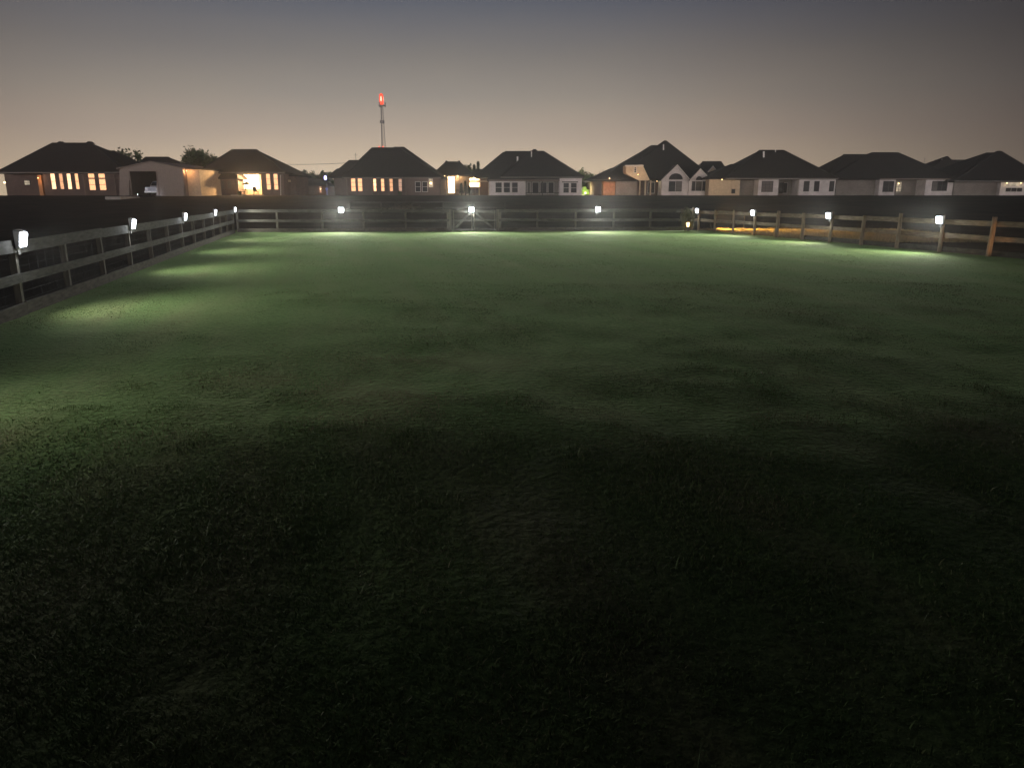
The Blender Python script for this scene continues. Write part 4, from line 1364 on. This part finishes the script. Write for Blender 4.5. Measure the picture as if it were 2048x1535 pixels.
# thin stakes beyond the right fence
q = G(1487, 455) 
o = MB().tube([(q.x, q.y, -.1), (q.x + .03, q.y, .95)], [.05, .04], 7).build('wooden_stake', M['post'], None, loc=(q.x, q.y, 0))
tag(o, 'thin reddish stake standing in the orange lit grass beyond the right fence', 'stake')
# plain wire fence in the yards further back
Yw = 66
a, b_ = P(700, 405, Yw), P(1010, 404, Yw)
za = gz(0, Yw)
root = thing('pipe_fence', 'thin low pipe fence in the dark yard between the far board fence and the houses', 'fence', (a.x, Yw, za))
for k in range(6):
    x = a.x + (b_.x - a.x) * k / 5
    MB().tube([(x, Yw, za - .1), (x, Yw, za + .98)], .04, 6).build('post', M['board_dark'], root)
MB().beam((a.x, Yw - .05, za + .95), (b_.x, Yw - .05, za + .95), .03, .06).build('rail', M['board'], root)
MB().beam((a.x, Yw - .05, za + .5), (b_.x, Yw - .05, za + .5), .03, .05).build('rail', M['board_dark'], root)
p = P(803, 402, 69)
root = thing('brush_pile', 'low pile of cut branches in the dark yard behind the pipe fence', 'brush pile', (p.x, 69, gz(0, 69)))
mb = MB()
for k in range(46):
    a = random.uniform(0, 6.28)
    q = Vector((p.x + random.gauss(0, .8), 69 + random.gauss(0, .6), gz(0, 69) + random.uniform(0, .35)))
    L = random.uniform(.5, 1.3)
    e = q + Vector((math.cos(a) * L, math.sin(a) * L, random.uniform(.0, .7)))
    mb.tube([q, (q + e) / 2 + Vector((random.gauss(0, .08), 0, random.gauss(0, .08))), e], [.03, .022, .008], 5)
mb.build('branches', M['bark'], root)
# utility pole and cable
p = P(579, 392, 175)
root = thing('utility_pole', 'thin utility pole poking above the far tree line', 'pole', (p.x, 175, gz(0, 175)))
MB().tube([(p.x, 175, gz(0, 175) - .3), (p.x, 175, P(579, 337, 175).z)], [.14, .1], 7).build('pole', M['bark'], root)
zc_ = P(579, 340, 175).z
MB().beam((p.x - .6, 175, zc_), (p.x + .6, 175, zc_), .1, .1).build('crossarm', M['bark'], root)
a, b_ = P(440, 322, 178), P(720, 324, 178)
mid = P(610, 329, 178)
pts = [a + (b_ - a) * (k / 16) + Vector((0, 0, (mid.z - (a.z + b_.z) / 2) * (1 - ((k - 8) / 8) ** 2))) for k in range(17)]
o = MB().tube(pts, .045, 5).build('overhead_cable', M['plastic_dark'], None, loc=a)
tag(o, 'thin overhead cable crossing the sky above the far tree line', 'cable')
# warm lamp beyond the right edge that lights one fence post
q = onR(1974) + inR * 2.2 - Vector((0, 2.6, 0)) + Vector((1.6, 0, 0))
root = thing('bollard_lamp', 'low warm bollard lamp by the right fence, beyond the right edge of the photo', 'lamp', (q.x, q.y, 0))
MB().tube([(q.x, q.y, -.05), (q.x, q.y, .5)], .05, 10).build('stem', M['plastic_dark'], root)
MB().tube([(q.x, q.y, .5), (q.x, q.y, .62)], .05, 10).build('lens', M['bulb_warm'], root)
tgt = onR(1974) + Vector((0, 0, .6))
v = tgt - Vector((q.x, q.y, .56))
lamp_light('SPOT', root, (v.x * .05, v.y * .05, .56 + v.z * .05), 190, (1, .52, .22), .04, v.to_track_quat('-Z', 'Y').to_euler(), spot_size=R(22), spot_blend=.5)

# ------------------------------------------------------------------ grass
def blades(name, n, y0, y1, hmean, wid, label, spread=.72, tall=None, ypow=1.0, fade=None):
    y = y0 + (y1 - y0) * rng.random(n * 2) ** ypow
    x = (rng.random(n * 2) * 2 - 1) * (spread * y + .8)
    d1 = vnoise(x * 1.3 + 9, y * 1.3, 5)
    keep = rng.random(n * 2) < .82 + .18 * d1
    if fade:
        keep &= rng.random(n * 2) < np.clip((y - fade[0]) / (fade[1] - fade[0]), 0, 1)
    lim_l = LA.x + (y - LA.y) * (LB.x - LA.x) / (LB.y - LA.y) + .1
    lim_r = RA.x + (y - RA.y) * (RB.x - RA.x) / (RB.y - RA.y) - .1
    keep &= (x > lim_l) & (x < lim_r)
    x, y = x[keep][:n], y[keep][:n]
    k = len(x)
    cl = vnoise(x * .8, y * .8, 11) * .6 + vnoise(x * 3.1, y * 3.1, 12) * .4
    hgt = hmean * (.6 + .8 * cl) * rng.uniform(.5, 1.35, k)
    if tall is not None:
        edge = 5.9 + .35 * (vnoise(x * .5 + 3, y * 0 + .5, 13) - .5) - .05 * x
        hgt = np.where(y < edge, hgt * tall, hgt)
        if 'rough' in name:
            hgt = np.where(rng.random(k) < .008, hgt * rng.uniform(1.6, 2.8, k), hgt)
    z = lumps(x, y) - .015
    a = rng.random(k) * 2 * np.pi
    ca, sa = np.cos(a), np.sin(a)
    ln = rng.normal(0, .45, k) * hgt
    l2 = rng.normal(0, .45, k) * hgt
    w = wid * rng.uniform(.6, 1.4, k) * (1 + y / 14)
    V = np.zeros((k, 5, 3), np.float32)
    V[:, 0] = np.stack([x - ca * w, y - sa * w, z], -1)
    V[:, 1] = np.stack([x + ca * w, y + sa * w, z], -1)
    V[:, 2] = np.stack([x + ca * w * .75 + ln * .4, y + sa * w * .75 + l2 * .4, z + hgt * .6], -1)
    V[:, 3] = np.stack([x - ca * w * .75 + ln * .4, y - sa * w * .75 + l2 * .4, z + hgt * .6], -1)
    V[:, 4] = np.stack([x + ln, y + l2, z + hgt], -1)
    me = bpy.data.meshes.new(name)
    me.vertices.add(k * 5)
    me.vertices.foreach_set('co', V.reshape(-1))
    base = (np.arange(k) * 5)[:, None]
    loops = np.concatenate([base + np.array([[0, 1, 2, 3]]), base + np.array([[3, 2, 4]])], 1).reshape(-1)
    me.loops.add(len(loops))
    me.loops.foreach_set('vertex_index', loops.astype(np.int32))
    me.polygons.add(k * 2)
    starts = (np.arange(k)[:, None] * 7 + np.array([[0, 4]])).reshape(-1)
    me.polygons.foreach_set('loop_start', starts.astype(np.int32))
    try:
        me.polygons.foreach_set('loop_total', np.tile([4, 3], k).astype(np.int32))
    except Exception:
        pass
    me.update(calc_edges=True)
    me.validate()
    dry = sum(q * np.exp(-((x - cx_) / rx_) ** 2 - ((y - cy_) / ry_) ** 2) for cx_, cy_, rx_, ry_, q in ((-1.3, 6.9, .8, .9, .8), (-.2, 4.6, .6, .5, .35), (-.3, 3.6, .5, .4, .45), (.9, 5.6, .5, .3, .3), (-2.6, 7.6, .9, .35, .6), (-.6, 8.6, 1.6, .4, .55)))
    t_ = np.clip(dry + vnoise(x * .7 + 4, y * .7, 21) * .5 + .1 + vnoise(x * 2.6, y * 2.6, 22) * .3 + rng.normal(0, .2, k) - .05 - (.18 if 'rough' in name else 0), 0, 1)
    at = me.attributes.new('tint', 'FLOAT', 'POINT')
    at.data.foreach_set('value', np.repeat(t_, 5).astype(np.float32))
    me.materials.append(M['blade'])
    o = bpy.data.objects.new(name, me)
    col.objects.link(o)
    return tag(o, label, 'grass', None, 'stuff')
blades('rough_grass', 340000, 1.5, 8.5, .022, .0026, 'rough uneven grass in the dark foreground', tall=1.25, fade=(8.5, 5.0), spread=.98)
blades('mown_grass', 230000, 5.2, 17, .020, .0032, 'short mown grass in the middle of the paddock', ypow=1.3, tall=1, fade=(5.2, 7.5), spread=.85)
blades('far_grass', 90000, 14.5, 40.5, .018, .0050, 'short grass lit by the fence lamps in the far paddock', ypow=1.0)
# tall dry grass just beyond the right fence, lit by the added hooded lamp
k = 62000
bx = 9.6 + rng.random(k) ** 1.4 * 13
by = 32 + rng.random(k) * 12.5
lim = RA.x + (by - RA.y) * (RB.x - RA.x) / (RB.y - RA.y) + .35
kp = bx > lim
bx, by = bx[kp], by[kp]
k = len(bx)
hg = rng.uniform(.03, .15, k)
an = rng.random(k) * 6.283
w = .011
V = np.zeros((k, 3, 3), np.float32)
V[:, 0] = np.stack([bx - np.cos(an) * w, by - np.sin(an) * w, 0 * bx - .02], -1)
V[:, 1] = np.stack([bx + np.cos(an) * w, by + np.sin(an) * w, 0 * bx - .02], -1)
V[:, 2] = np.stack([bx + rng.normal(0, .06, k), by + rng.normal(0, .06, k), hg], -1)
me = bpy.data.meshes.new('dry_grass')
me.from_pydata(V.reshape(-1, 3).tolist(), [], np.arange(k * 3).reshape(-1, 3).tolist())
me.materials.append(M['straw'])
o = bpy.data.objects.new('dry_grass', me)
col.objects.link(o)
tag(o, 'tall dry grass beyond the right fence lit orange by the added lamp', 'grass', None, 'stuff')

# ------------------------------------------------------------------ night haze
o = MB().box(-195, 195, -45, 236, -1.4, 36).build('haze', None)
m = bpy.data.materials.new('haze_air')
m.use_nodes = True
t = m.node_tree
t.nodes.clear()
pv = N(t, 'ShaderNodeVolumePrincipled')
pv.inputs['Density'].default_value = HAZE
pv.inputs['Color'].default_value = (.92, .92, .94, 1)
pv.inputs['Anisotropy'].default_value = .8
t.links.new(pv.outputs[0], N(t, 'ShaderNodeOutputMaterial').inputs['Volume'])
o.data.materials.clear()
o.data.materials.append(m)
o['kind'] = 'stuff'
tag(o, 'thin night haze hanging over the paddock and the houses', 'haze', None, 'stuff')
